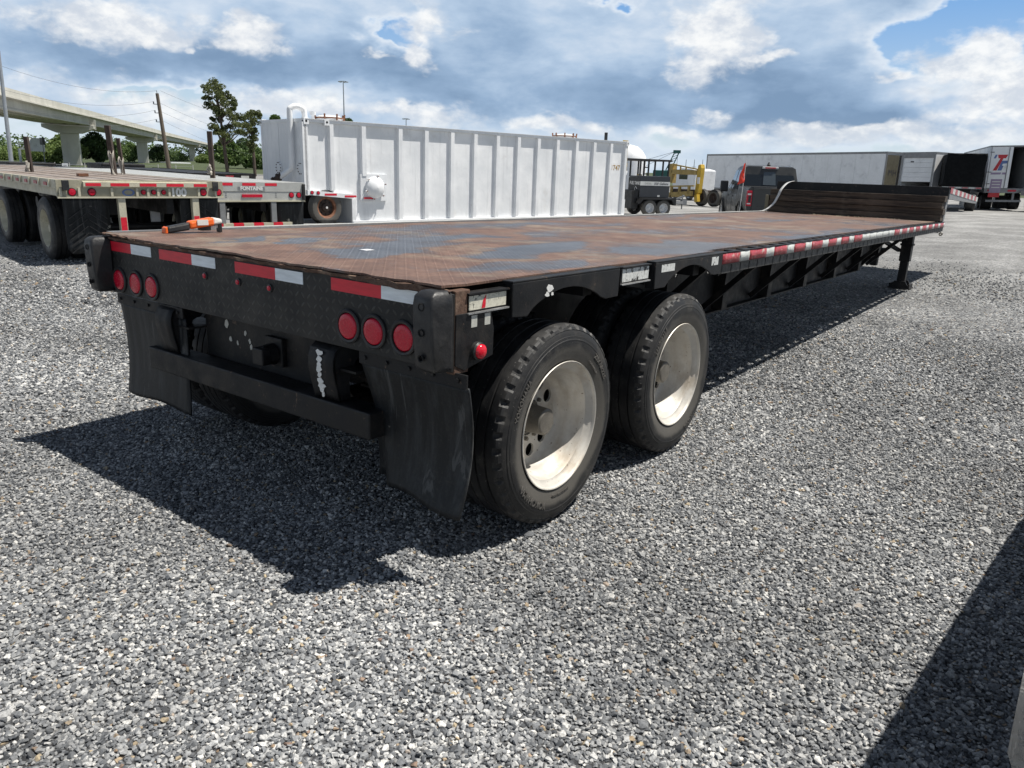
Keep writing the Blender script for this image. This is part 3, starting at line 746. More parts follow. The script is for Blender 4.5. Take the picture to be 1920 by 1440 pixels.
    for z, y, rx in ((.825, -.0105, .026), (.80, -.0135, .020), (.775, -.0140, .015), (.753, -.0135, .022), (.728, -.0105, .014), (.70, -.0055, .024), (.677, -.001, .026), (.66, .003, .018), (.636, .009, .010)):
        chip(b, -.752+random.uniform(-.004, .004), z, rx, .017, y)
    b.o('peeling_tape', 'letter_white', TR)
    b = B()
    b.box(-1.86, -.84, .135, .16, .50, .868); b.o('rear_crossmember', 'frame_black', TR, bevel=.01)
    b = B()
    for x, z, r_ in ((-1.66, .80, .018), (-1.50, .775, .013), (-1.63, .725, .014), (-1.57, .715, .010), (-1.465, .74, .011), (-1.455, .71, .013), (-1.43, .69, .010), (-1.24, .715, .012), (-1.30, .77, .006)):
        chip(b, x, z, r_, r_*1.3, .1335)
    tag(b.o('paint_flecks', 'letter_grey', TR), kind='stuff')
    b = B(); b.box(-1.30, -1.17, .105, .134, .66, .80); b.cyl((-1.235, .04, .72), (-1.235, .105, .72), .045, .055, 10); b.box(-1.27, -1.19, .01, .06, .68, .76)
    b.o('pintle_socket', 'frame_black', TR, bevel=.006)
    # mud flaps: clamping strip and curved rubber sheet
    for x0, x1, xb0, xb1, zt in ((-2.553, -1.88, -2.545, -1.862, .862), (-.535, .052, -.400, .040, .868)):
        st = B().box(x0, x1, .022, .034, zt-.055, zt).o('flap_hanger', 'frame_black', TR, bevel=.002)
        def fl(u, v):
            a = x0+(xb0-x0)*v**1.3; c = x1+(xb1-x1)*v
            x = a+(c-a)*u
            y = .040+.050*math.sin(v*2.6)*(.75+.25*math.cos(u*3))-.02*v*v + (.03*(u-.5)**2)*v
            if x0 > -1: y += .022*math.sin(v*3.0)*u - .03*v*v*u
            else: y += -.03*math.sin(v*2.4)
            return (x, y, zt-.055-v*(zt-.055-.285)+.010*math.sin(u*7+x0)*v + (.02*(u-.5) if x0 > -1 else -.01*u)*v*v*-1)
        B().grid(fl, 20, 26).o('mud_flap', 'flap_rubber', TR, smooth=True, solid=.009)
        for i in range(5): xx = x0+.04+(x1-x0-.08)*i/4; B().cyl((xx, .014, zt-.025), (xx, .024, zt-.025), .009, .009, 6).o('bolt', 'frame_black', TR)
    B().grid(lambda u, v: (-.560+u*.125-.01*v, .14+.03*math.sin(v*2), .50-.235*v+.008*u), 4, 6).o('torn_flap', 'flap_rubber', TR, smooth=True, solid=.008)
    # ---------------- right side
    B().box(-.045, -.004, .016, .10, .86, 1.178).o('corner_post', 'rust_edge', TR, bevel=.004)
    B().prism([(.018, .895), (.07, .87), (.245, .905), (.245, 1.01), (.225, 1.09), (.018, 1.09)], 'x', -.008, .0).o('lamp_bracket', 'frame_black', TR, bevel=.002)
    o = B().lathe([(.0, .036), (.016, .036), (.022, .030)], 28, c=(0, .139, .938), axis='x').o('side_lamp', 'rubber_block', TR, smooth=True)
    B().lathe([(.012, .029), (.030, .028), (.036, .020), (.037, .0004)], 28, c=(0, .139, .938), axis='x').o('lens', 'lamp_red_bright', o, smooth=50)
    for y0 in (.105, .185): B().box(-.0005, .0012, y0, y0+.034, 1.032, 1.078).o('old_decal', 'letter_grey', TR)
    def tray(y0, y1, z0, z1, mat):
        B().prism([(y0-.012, z0-.014), (y1+.012, z0-.014), (y1+.012, z1+.012), (y0-.012, z1+.012)], 'x', -.045, -.004).o('reflector_tray', 'frame_black', TR, bevel=.003)
        B().box(-.004, .008, y0-.012, y1+.012, z1+.006, z1+.012).o('tray_edge', 'frame_black', TR)
        B().box(-.004, .008, y0-.012, y1+.012, z0-.014, z0-.008).o('tray_edge', 'light_metal', TR)
        B().box(-.004, -.001, y0, y1, z0, z1).o('side_reflector', mat, TR)
    tray(.092, .318, 1.098, 1.152, 'chipped_cream'); tray(1.262, 1.540, 1.106, 1.170, 'chipped_white')
    B().prism([(.165, 1.100), (.172, 1.128), (.190, 1.150), (.187, 1.101)], 'x', -.0008, .0006).o('red_remnant', 'tape_red', TR)
    def fender(y0, y1, pts, dz):
        out = [(y0, 1.180), (y0+.004, 1.044)]+pts+[(y1, 1.18)]
        b = B(); b.prism(out, 'x', .004, .016); b.o('fender_panel', 'frame_black', TR, bevel=.003)
        B().box(-.12, .0155, y0+.001, y1-.001, 1.1805, 1.189).o('fender_top', 'frame_black', TR, bevel=.003)
        B().box(-.04, .0035, y0+.002, y0+.012, 1.045, 1.18).o('fender_end', 'frame_black', TR)
        B().box(-.04, .0035, y1-.012, y1-.002, 1.045, 1.18).o('fender_end', 'frame_black', TR)
    arch1 = [(.445, 1.036)]+[(.445+t*.63, 1.036+.095*math.sin(math.pi*min(1, t*1.02))**.72) for t in [i/16 for i in range(1, 16)]]+[(1.08, 1.045), (1.20, 1.046)]
    fender(.338, 1.205, arch1, 0)
    arch2 = [(1.715, 1.044)]+[(1.715+t*.66, 1.044+.098*math.sin(math.pi*min(1, t*1.02))**.72) for t in [i/16 for i in range(1, 16)]]+[(2.385, 1.060), (2.49, 1.060)]
    fender(1.585, 2.495, arch2, 0)
    for y, z, ry, rz_ in ((.60, 1.135, .028, .024), (.585, 1.115, .02, .012), (.62, 1.112, .014, .01)):
        random.seed(int(y*1000)); p = [(y+ry*math.cos(6.283*i/9)*random.uniform(.5, 1.1), z+rz_*math.sin(6.283*i/9)*random.uniform(.5, 1.1)) for i in range(9)]
        B().prism(p, 'x', .0155, .0172).o('paint_fleck', 'letter_white', TR)
    for y0_, y1_, z0_, z1_ in ((1.655, 1.815, 1.128, 1.168), (2.325, 2.425, 1.120, 1.170)): B().box(.0155, .0172, y0_, y1_, z0_, z1_).o('old_decal', 'chipped_white', TR)
    for y, w, h in ():
        random.seed(int(y*100)); p = [(y-w/2, 1.150-h*.4), (y-w*.2, 1.150-h*.5), (y+w/2, 1.150-h*.42), (y+w*.45, 1.150+h*.3), (y+w*.1, 1.150+h*.5), (y-w*.35, 1.150+h*.32)]
        B().prism(p, 'x', .0155, .0172).o('old_decal', 'letter_white', TR)
    # channel with worn reflective strips
    ch = B(); ch.box(-.012, .0, 2.515, 11.13, 1.108, 1.186); ch.box(.0, .007, 2.515, 11.13, 1.183, 1.1865); ch.box(.0, .007, 2.515, 11.13, 1.1075, 1.111)
    ch.o('side_channel', 'frame_black', TR)
    y = 2.525; i = 0; random.seed(11)
    while y < 11.1:
        red = i % 2 == 0; L = random.uniform(.26, .33) if red else random.uniform(.14, .19)
        if 6.05 < y < 7.3: red = False; L = .3
        L = min(L, 11.12-y); yy = y; b = B()
        b.grid(lambda u, v: (.003+.003*math.sin(u*6+i)*math.sin(v*3), yy+L*u, 1.113+.066*v), 6, 2)
        b.o('red_strip' if red else 'white_strip', 'worn_red' if red else 'worn_white', TR, smooth=True, solid=.002)
        y += L+.002; i += 1
    # strap pockets between channel and deck edge, crossmember ends below
    pk = B().box(-.088, -.013, -.055, .055, 1.13, 1.1835).mesh('stake_pocket', 'frame_black')
    y = 2.60
    while y < 11.05: link(pk, 'stake_pocket', TR, (0, y, 0)); y += .215
    B().box(-.094, -.0885, 2.51, 11.13, 1.10, 1.1935).o('deck_edge_strip', 'rust_edge', TR)
    B().box(-.05, -.010, 2.50, 11.13, 1.050, 1.105).o('side_rail', 'band_grey', TR)
    ce = B().box(-.011, -.0085, -.007, .007, 1.051, 1.1045).mesh('rail_slot', 'dark_void')
    y = 2.56
    while y < 11.1: link(ce, 'rail_slot', TR, (0, y, 0)); y += .16
    b = B()
    for i in range(4): b.tube([(-.02+.006*math.sin(i), 10.98+.035*i, 1.02+.02*math.cos(t*1.2)) if False else (-.01+.02*math.sin(t), 10.95+.03*i+.008*t, 1.01+.022*math.cos(t)) for t in (0, 1, 2, 3, 4, 5, 6)], .006, 6)
    b.o('chain_links', 'hub_steel', TR)
    # under the deck edge beside the wheels
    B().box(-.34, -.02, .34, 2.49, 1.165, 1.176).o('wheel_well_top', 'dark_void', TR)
    # left rail
    B().box(-2.60, -2.566, .02, 11.13, 1.06, 1.205).o('left_rail', 'grey_trim', TR)
    B().box(-2.60, -2.566, .4, 11.13, 1.2055, 1.2085).o('left_rail_edge', 'worn_white', TR)
    # cross members
    cm = B().box(-2.56, -.05, -.04, .04, 1.06, 1.174).mesh('crossmember', 'frame_black')
    y = .4
    while y < 11.1: link(cm, 'crossmember', TR, (0, y, 0)); y += .62
    # long beams: web with lightening holes, flanges
    bm = bmesh.new()
    out = [(.33, .60), (1.6, .60), (2.6, .512), (9.3, .512), (10.2, .66), (11.1, .74), (11.1, 1.058), (.33, 1.058)]
    def loop(pts):
        vs = [bm.verts.new((0, *p)) for p in pts]
        for i in range(len(vs)): bm.edges.new((vs[i], vs[(i+1) % len(vs)]))
    loop(out)
    y = 3.55; i = 0
    while y < 9.9:
        for dy, zz, r_ in ((.05, .93, .062), (.30, .96, .045), (.72, .90, .050)):
            loop([(y+dy+r_*math.cos(6.283*j/14), zz+r_*1.25*math.sin(6.283*j/14)) for j in range(14)])
        y += 1.24
    bmesh.ops.triangle_fill(bm, use_beauty=True, use_dissolve=False, edges=bm.edges)
    me = bpy.data.meshes.new('beam_web'); bm.to_mesh(me); bm.free(); me.materials.append(M['frame_black'])
    # the far beam has long cut-outs
    bm = bmesh.new(); loop(out); y = 2.7
    while y < 9.4: loop([(y, .55), (y+1.0, .55), (y+1.06, .60), (y+1.06, .92), (y+1.0, .98), (y, .98), (y-.06, .92), (y-.06, .60)]); y += 1.24
    bmesh.ops.triangle_fill(bm, use_beauty=True, use_dissolve=False, edges=bm.edges)
    me2 = bpy.data.meshes.new('beam_web'); bm.to_mesh(me2); bm.free(); me2.materials.append(M['frame_black'])
    for x in (-.80, -1.78):
        o = link(me if x > -1 else me2, 'beam_web', TR, (x, 0, 0)); q = o.modifiers.new('solid', 'SOLIDIFY'); q.thickness = .010; q.offset = 0
        b = B()
        ll = [(.33, .60), (1.6, .60), (2.6, .512), (9.3, .512), (10.2, .66), (11.1, .74)]
        for p, q_ in zip(ll, ll[1:]): b.hexa([(x-.07, p[0], p[1]-.014), (x+.07, p[0], p[1]-.014), (x+.07, q_[0], q_[1]-.014), (x-.07, q_[0], q_[1]-.014), (x-.07, p[0], p[1]-.001), (x+.07, p[0], p[1]-.001), (x+.07, q_[0], q_[1]-.001), (x-.07, q_[0], q_[1]-.001)])
        b.o('beam_flange', 'frame_black', TR)
    st = B().prism([(-.79, .515), (-.70, .515), (-.68, 1.055), (-.79, 1.055)], 'y', -.06, .06).mesh('stiffener', 'frame_black')
    sr = B().bar((-.78, 0, .545), (-.28, -.02, 1.04), .045, .045).mesh('diagonal_strut', 'frame_black')
    for y in (2.98, 4.15, 5.33, 6.53, 7.78, 9.02, 10.1):
        link(st, 'stiffener', TR, (0, y+.32, 0)); link(sr, 'diagonal_strut', TR, (0, y, 0))
    # wheels
    ax = []
    for y in (.759, 2.004):
        zc = .4746+.0127*y
        a = dual_wheels(TR, y, zc, .012, 1, spin=.3 if y < 1 else 1.0); ax.append(a)
        dual_wheels(TR, y, zc, -2.595, -1, spin=.7)
        B().cyl((-.58, y, zc), (-2.0, y, zc), .065, .065, 20).o('axle', 'frame_black', TR, smooth=True)
        b = B()
        for x in (-.80, -1.78): b.box(x-.05, x+.05, y-.42, y+.42, .60, .63); b.bar((x, y-.40, .80), (x, y+.05, .50), .08, .03); b.cyl((x, y-.4, .8), (x+.001, y-.4, .62), .03)
        b.cyl((-1.0, y-.22, .47), (-1.0, y-.42, .47), .08, .08, 16); b.cyl((-1.58, y-.22, .47), (-1.58, y-.42, .47), .08, .08, 16)
        b.o('suspension', 'frame_black', TR)
    w = ax[0][0]; 
    for w, off, ts in ((ax[0][0], -.3, (('YOKOHAMA', .044, .378, -127), ('255/70R22.5', .034, .384, 38), ('YOKOHAMA', .034, .386, 150), ('TUBELESS STEEL RADIAL', .013, .337, -88), ('LOAD RANGE H', .014, .340, 45))), (ax[1][0], -1.0, (('255/70R22.5', .034, .384, 140), ('RADIAL', .036, .384, -60)))):
        for t_, sz_, rd_, a_ in ts: arc_text(t_, sz_, rd_, R(a_)+off, w, .0152 if rd_ > .36 else .0105)
    # landing gear
    for x in (-.45, -2.13):
        o = B().box(x-.075, x+.075, 11.05, 11.20, .56, 1.05).o('landing_leg', 'frame_black', TR, bevel=.006)
        B().box(x-.088, x+.088, 11.035, 11.215, .80, .83).o('leg_collar', 'frame_black', o)
        B().box(x-.057, x+.057, 11.07, 11.185, .21, .56).o('leg_tube', 'frame_black', o, bevel=.004)
        b = B(); b.box(x-.16, x+.16, 10.98, 11.27, .147, .163)
        b.prism([(x-.14, .163), (x+.14, .163), (x+.075, .26), (x-.075, .26)], 'y', 11.0, 11.03); b.prism([(x-.14, .163), (x+.14, .163), (x+.075, .26), (x-.075, .26)], 'y', 11.21, 11.24); b.cyl((x, 10.99, .225), (x, 11.26, .225), .02)
        b.box(x-.145, x-.13, 10.99, 11.26, .163, .22); b.box(x+.13, x+.145, 10.99, 11.26, .163, .22)
        b.o('foot', 'frame_black', o)
        B().bar((x-.1, 11.08, .72), (x-.3 if x > -1 else x+.3, 10.3, .95), .05).o('leg_brace', 'frame_black', TR)
    B().cyl((-.45, 11.0, .90), (-2.13, 11.0, .90), .018).o('cross_shaft', 'frame_black', TR)
    B().box(-.79, -.45, 11.06, 11.1, .85, .98).o('leg_mount', 'frame_black', TR)
    # raised front deck: riser, side channel with strips
    zt0, zt1, y0, y1 = 1.688, 1.562, 11.125, 14.45
    b = B(); b.hexa([(-2.57, y0, zt0-.03), (-.0, y0, zt0-.03), (-.0, y1, zt1-.03), (-2.57, y1, zt1-.03), (-2.57, y0, zt0), (-.0, y0, zt0), (-.0, y1, zt1), (-2.57, y1, zt1)])
    b.o('front_deck', 'frame_black', TR)
    B().box(-2.565, -.012, 11.085, 11.122, 1.555, 1.690).o('riser_beam', 'frame_black', TR, bevel=.005)
    n = 14
    for i in range(n):
        t0, t1 = i/n, (i+1)/n-.004; ya, yb = y0+(y1-y0)*t0, y0+(y1-y0)*t1; za, zb = zt0+(zt1-zt0)*t0, zt0+(zt1-zt0)*t1
        B().hexa([(.001, ya, za-.085), (.004, ya, za-.085), (.004, yb, zb-.085), (.001, yb, zb-.085), (.001, ya, za-.008), (.004, ya, za-.008), (.004, yb, zb-.008), (.001, yb, zb-.008)]).o('red_strip' if i % 2 == 0 else 'white_strip', 'worn_red' if i % 2 == 0 else 'worn_white', TR)
    B().hexa([(-.05, y0, zt0-.17), (-.002, y0, zt0-.17), (-.002, y1, zt1-.12), (-.05, y1, zt1-.12), (-.05, y0, zt0-.031), (-.002, y0, zt0-.031), (-.002, y1, zt1-.031), (-.05, y1, zt1-.031)]).o('front_side_rail', 'grey_trim', TR)
    B().prism([(11.126, 1.03), (11.20, 1.06), (11.30, 1.52), (11.126, 1.52)], 'x', -.06, -.03).o('riser_bracket', 'grey_trim', TR)
    B().prism([(11.126, 1.03), (11.20, 1.06), (11.30, 1.52), (11.126, 1.52)], 'x', -2.53, -2.50).o('riser_bracket', 'grey_trim', TR)
    B().box(-2.56, -.06, 11.126, 11.14, 1.02, 1.55).o('riser_plate', 'frame_black', TR)
    for x in (-.80, -1.78): B().hexa([(x-.07, 11.14, 1.25), (x+.07, 11.14, 1.25), (x+.07, 14.4, 1.40), (x-.07, 14.4, 1.40), (x-.07, 11.14, 1.655), (x+.07, 11.14, 1.655), (x+.07, 14.4, 1.53), (x-.07, 14.4, 1.53)]).o('gooseneck_beam', 'frame_black', TR)
    # small weld-on white spot on the deck
    B().box(-1.215, -1.165, .64, .70, 1.1895, 1.193).o('paint_mark', 'white_paint', TR)
build_trailer()

def deckz(y, z=DZ): return z-.0127*y
# timbers stacked in front of the step
names = ['dark weathered plank lying on the trailer deck, bottom of the stack', 'brown weathered plank second from the bottom of the stack on the trailer deck',
         'brown plank just under the topmost one in the timber stack', 'topmost brown plank of the stack, pale along its upper edge']
random.seed(2)
for i in range(4):
    z = 1.196+i*.0915; b = B(); n = 14; dx0 = (-.01, -.02, .01, 0)[i]; dx1 = (-.015, .0, -.022, .0)[i]
    L0, L1 = -2.585+dx0, -.012+dx1; yo = (0, .022, -.006, .014)[i]
    vs = []
    for j in range(n+1):
        x = L0+(L1-L0)*j/n; w = [random.uniform(-.0028, .0028) for _ in range(4)]
        vs += [(x, -.11+w[0], w[1]*.4+.001), (x, .10, .001), (x, .10, .0885+w[2]*.5), (x, -.108+w[3], .0885+w[2]*.5)]
    fs = [(j*4+k_, j*4+(k_+1) % 4, j*4+4+(k_+1) % 4, j*4+4+k_) for j in range(n) for k_ in range(4)]+[(3, 2, 1, 0), (n*4, n*4+1, n*4+2, n*4+3)]
    b.add(vs, fs); o = b.o('timber_plank', 'old_timber', bevel=.004)
    o.location = (0, 10.965+yo, deckz(10.965, z)); o.rotation_euler = (-.0127, 0, 0)
    tag(o, names[i], 'plank', 'timbers stacked on the trailer deck')
# end block standing at the left of the planks
b = B(); b.box(-2.655, -2.595, 10.86, 10.93, .0, .27)
o = b.o('timber_block', 'cardboard', bevel=.008); o.location = (0, 0, deckz(10.9)+.002); tag(o, 'short pale timber block standing at the left end of the stacked planks', 'block')
# ratchet strap
pts = [(-2.30, 11.10, 1.553), (-2.36, 10.98, 1.52), (-2.40, 10.84, 1.42), (-2.43, 10.80, 1.30), (-2.48, 10.76, 1.18), (-2.56, 10.70, 1.095), (-2.62, 10.55, 1.068), (-2.62, 9.6, 1.080), (-2.61, 7.0, 1.113)]
from mathutils.geometry import interpolate_bezier
def smooth_path(P, k_=6):
    P = [Vector(p) for p in P]; out = []
    for i in range(len(P)-1):
        a, b_, c, d = P[max(i-1, 0)], P[i], P[i+1], P[min(i+2, len(P)-1)]
        for j in range(k_):
            t = j/k_; out.append(.5*((2*b_)+(c-a)*t+(2*a-5*b_+4*c-d)*t*t+(3*b_-a-3*c+d)*t**3))
    return out+[P[-1]]
sp = smooth_path(pts); b = B(); vs = []
for p in sp: vs += [(p.x-.022, p.y, p.z), (p.x+.022, p.y-.004, p.z+.006)]
b.add(vs, [(i*2, i*2+1, i*2+3, i*2+2) for i in range(len(sp)-1)]); o = b.o('webbing_strap', 'webbing', smooth=True, solid=.004)
tag(o, 'pale webbing strap hanging over the step at the far left of the trailer deck', 'strap')
# splinters at the foot of the planks
b = B(); random.seed(8)
for i in range(70):
    x = random.uniform(-1.9, -.5); y = 10.82-random.random()**2*.2; s_ = random.uniform(.006, .022); z = deckz(y)+.004; a = random.uniform(0, 3.1)
    b.bar((x, y, z), (x+s_*2*math.cos(a), y+s_*2*math.sin(a), z+.006), .008, .006)
o = b.o('wood_splinters', 'cardboard'); tag(o, 'pale splinters scattered at the foot of the timber stack', 'splinters', kind='stuff')
# orange hand tool on the rear left corner of the deck
T_ = thing('orange_hand_tool', 'orange hand tool with black grip lying at the left rear corner of the deck', 'tool', (-2.44, .315, deckz(.3)+.004), -8)
b = B(); b.hexa([(-.03, -.02, .002), (.03, -.02, .002), (.032, .11, .018), (-.032, .11, .018), (-.028, -.018, .040), (.028, -.018, .040), (.03, .11, .060), (-.03, .11, .060)]); b.o('grip', 'rubber_block', T_, bevel=.01)
b = B(); b.hexa([(-.036, .108, .022), (.036, .108, .022), (.038, .255, .040), (-.038, .255, .040), (-.034, .108, .066), (.034, .108, .066), (.034, .255, .088), (-.034, .255, .088)]); b.o('housing', 'orange_plastic', T_, bevel=.012)
B().hexa([(-.030, -.034, .0), (.030, -.034, .0), (.030, -.018, .002), (-.03, -.018, .002), (-.028, -.032, .034), (.028, -.032, .034), (.028, -.018, .042), (-.028, -.018, .042)]).o('end_cap', 'orange_plastic', T_, bevel=.005)
b = B(); b.hexa([(-.028, .252, .044), (.028, .252, .044), (.022, .31, .050), (-.022, .31, .050), (-.026, .252, .088), (.026, .252, .088), (.02, .31, .076), (-.02, .31, .076)]); b.o('nose', 'white_plastic', T_, bevel=.01)
B().box(-.028, .028, .175, .235, .012, .040).o('trigger', 'rubber_block', T_, bevel=.004)
B().box(.030, .040, .15, .215, .045, .076).o('label_patch', 'white_plastic', T_)
B().box(-.02, .02, .286, .306, .0, .055).o('foot', 'rubber_block', T_, bevel=.003)
B().bar((0, .20, .022), (0, .30, .034), .012).o('guard_wire', 'white_plastic', T_)
# ============================================================ surroundings
def frame(name, label, cat, A, Bp, group=None, level=False):
    """an Empty at A whose x axis runs towards Bp, y away from the viewer, z up"""
    A = Vector(A); Bp = Vector(Bp)
    if level: Bp.z = A.z
    X = (Bp-A).normalized(); Z = Vector((0, 0, 1)); Y = Z.cross(X).normalized(); Z = X.cross(Y)
    o = bpy.data.objects.new(name, None); COL.objects.link(o); m_ = Matrix((X, Y, Z)).transposed().to_4x4(); m_.translation = A; o.matrix_world = m_
    o.empty_display_size = .3; o.rotation_mode = 'QUATERNION'; o.matrix_world = m_
    tag(o, label, cat, group); return o, (Bp-A).length
def onz(u, v, z):
    d = ray(u, v); return Vector((CX, CY, CZ))+d*((z-CZ)/d.z)
def simple_wheel(parent, c, Rw, w, axis='x', side=1, rim='cream_paint', tyre='tyre_rubber'):
    """tyre with a dished rim; axle along local x or y; side=+1 faces +axis"""
    t = B().lathe([(0, Rw*.60), (w*.04*side, Rw*.75), (0, Rw*.93), (-side*w*.12, Rw), (-side*w*.35, Rw), (-side*w*.36, Rw*.97), (-side*w*.40, Rw*.97), (-side*w*.41, Rw), (-side*w*.62, Rw), (-side*w*.63, Rw*.97), (-side*w*.67, Rw*.97), (-side*w*.68, Rw), (-side*w*.9, Rw), (-side*w, Rw*.93), (-side*w, Rw*.6)], 48, axis=axis).o('wheel', tyre, parent, smooth=40, loc=c)
    B().lathe([(side*.004, Rw*.60), (-side*.02, Rw*.57), (-side*w*.5, Rw*.50), (-side*w*.62, Rw*.40), (-side*w*.58, Rw*.24), (-side*w*.45, Rw*.22), (-side*w*.45, Rw*.14), (-side*w*.2, Rw*.12), (-side*w*.2, .0005)], 32, axis=axis).o('rim', rim, t, smooth=40)
    return t
def lamp(parent, x, z, r, y=-.001, nm='tail_light', mat='lamp_red'):
    o = B().lathe([(0, r*1.2), (-.012, r*1.15), (-.012, r)], 20, c=(0, 0, 0), axis='y').o(nm, 'rubber_block', parent, smooth=40, loc=(x, y, z))
    B().lathe([(-.004, r), (-.02, r*.85), (-.022, .0005)], 20, axis='y').o('lens', mat, o, smooth=50)

# ---------------------------------------------- cream flatbed, number 100, at the left
def cream_flatbed():
    Lc = at(103, 336.5, 13.8); rz = 80.5; g = -.08; H = Lc.z-g
    ex = Vector((math.cos(R(rz)), math.sin(R(rz)), 0)); O = Lc+ex*2.59
    T = thing('flatbed_trailer', 'cream flatbed trailer with wooden deck, number 100 on its rear sill', 'trailer', (O.x, O.y, g), rz)
    n = 17
    for i in range(n):      # deck boards
        x0 = -2.53+i*2.47/n
        B().box(x0+.004, x0+2.47/n-.004, .02, 14.4, H-.035, H-.002-.003*(i % 3)).o('deck_board', 'wood_deck', T)
    B().box(-2.59, 0, 0, .05, H-.255, H).o('rear_sill', 'cream_shaded', T, bevel=.004)
    B().box(-2.59, 0, -.03, 0, H-.28, H-.255).o('sill_lip', 'cream_paint', T, bevel=.003)
    B().prism([(0, H-.02), (-.05, H-.03), (-.05, H-.10), (0, H-.12)], 'x', -2.22, -.28).o('bumper_channel', 'cream_paint', T)
    for x in (-2.56, -2.30, -1.83, -1.45, -1.28, -1.12, -.94, -.45, -.16): B().box(x, x+.035, -.028, 0, H-.25, H-.12).o('sill_rib', 'cream_paint', T)
    for a, b in ((-2.19, -1.97), (-1.83, -1.55), (-1.39, -1.13), (-.97, -.69), (-.52, -.30)):
        B().box(a, b, -.054, -.0505, H-.092, H-.045).o('red_tape', 'tape_red', T)
    for x in (-2.38, -2.10, -.35, -.09): lamp(T, x, H-.185, .054)
    for x in (-1.33, -1.17, -1.01): lamp(T, x, H-.185, .036)
    text('100', .175, 'letter_white', 'number', T, (-.77, -.008, H-.19), (R(90), 0, 0), .006, .009)
    B().lathe([(0, .075), (-.006, .07), (-.006, .055), (-.002, .05)], 24, axis='y').o('oval_badge', 'logo_blue', T, smooth=True, loc=(-1.56, -.001, H-.19)).scale = (1.3, 1, .75)
    for x in (-2.52, -.20): 
        o = B().box(x, x+.10, -.06, -.028, H-.16, H-.005).o('dock_bumper', 'rubber_block', T, bevel=.008)
    # side rail on the left with pockets and old tape
    B().box(-2.59, -2.54, .05, 14.4, H-.13, H-.0).o('side_rail', 'cream_paint', T, bevel=.003)
    B().box(-2.50, -2.44, .4, 14.4, H-.26, H-.13).o('side_rail_inner', 'cream_paint', T)
    B().box(-.05, 0, .05, 14.4, H-.13, H).o('side_rail', 'cream_paint', T)
    y = .5
    while y < 14: B().box(-2.605, -2.5905, y, y+.17, H-.10, H-.05).o('red_tape', 'worn_red', T); y += .62
    y = .3
    while y < 14: B().box(-2.615, -2.590, y, y+.09, H-.12, H-.012).o('stake_pocket', 'cream_paint', T); y += .62
    # mud flaps with raised chevrons
    for x0 in (-2.50, -.72):
        o = B().grid(lambda u, v: (x0+.66*u+(.05 if u in (0, 1) and v > .95 else 0)*(1 if u == 0 else -1), .10+.03*math.sin(v*3), H-.26-v*.88), 6, 10).o('mud_flap', 'flap_rubber', T, smooth=True, solid=.01)
        for i in range(6):
            z = H-.50-i*.105; B().bar((x0+.05, .088+.0, z-.10), (x0+.32, .088, z+.10), .012, .010).o('chevron_rib', 'black_plain', o); B().bar((x0+.61, .088, z-.10), (x0+.34, .088, z+.10), .012, .010).o('chevron_rib', 'black_plain', o)
    for x in (-1.73, -.55):
        B().box(x, x+.11, -.01, .08, H-.86, H-.28).o('guard_post', 'cream_paint', T, bevel=.004); B().box(x+.01, x+.10, -.0135, -.0105, H-.82, H-.58).o('red_tape', 'tape_red', T)
    B().box(-1.75, -.42, -.02, .08, H-.95, H-.86).o('underride_bar', 'cream_paint', T, bevel=.004)
    for a, b in ((-1.4, -1.15), (-.9, -.62)): B().box(a, b, -.0235, -.0205, H-.94, H-.875).o('red_tape', 'tape_red', T)
    for y in (.98, 4.05):
        for x, s_ in ((-2.585, -1), (-2.265, -1), (-.005, 1), (-.325, 1)):
            simple_wheel(T, (x, y, .505), .505, .27, 'x', s_, 'cream_paint')
        B().cyl((-.3, y, .5), (-2.3, y, .5), .07).o('axle', 'frame_black', T)
    for x in (-1.75, -.85): B().box(x-.06, x+.06, .2, 14, H-.55, H-.04).o('main_beam', 'frame_black', T)
    B().cyl((-2.35, 2.4, .85), (-2.05, 2.4, .85), .10, n=16).o('air_tank', 'frame_black', T)
    B().box(-.9, -.75, 1.0, 1.06, .3, .95).o('brake_chamber', 'grey_white', T)
    B().box(-1.72, -1.56, 2.05, 2.2, H, H+.05).o('timber_offcut', 'rust_brown', T)
    return T
cream_flatbed()

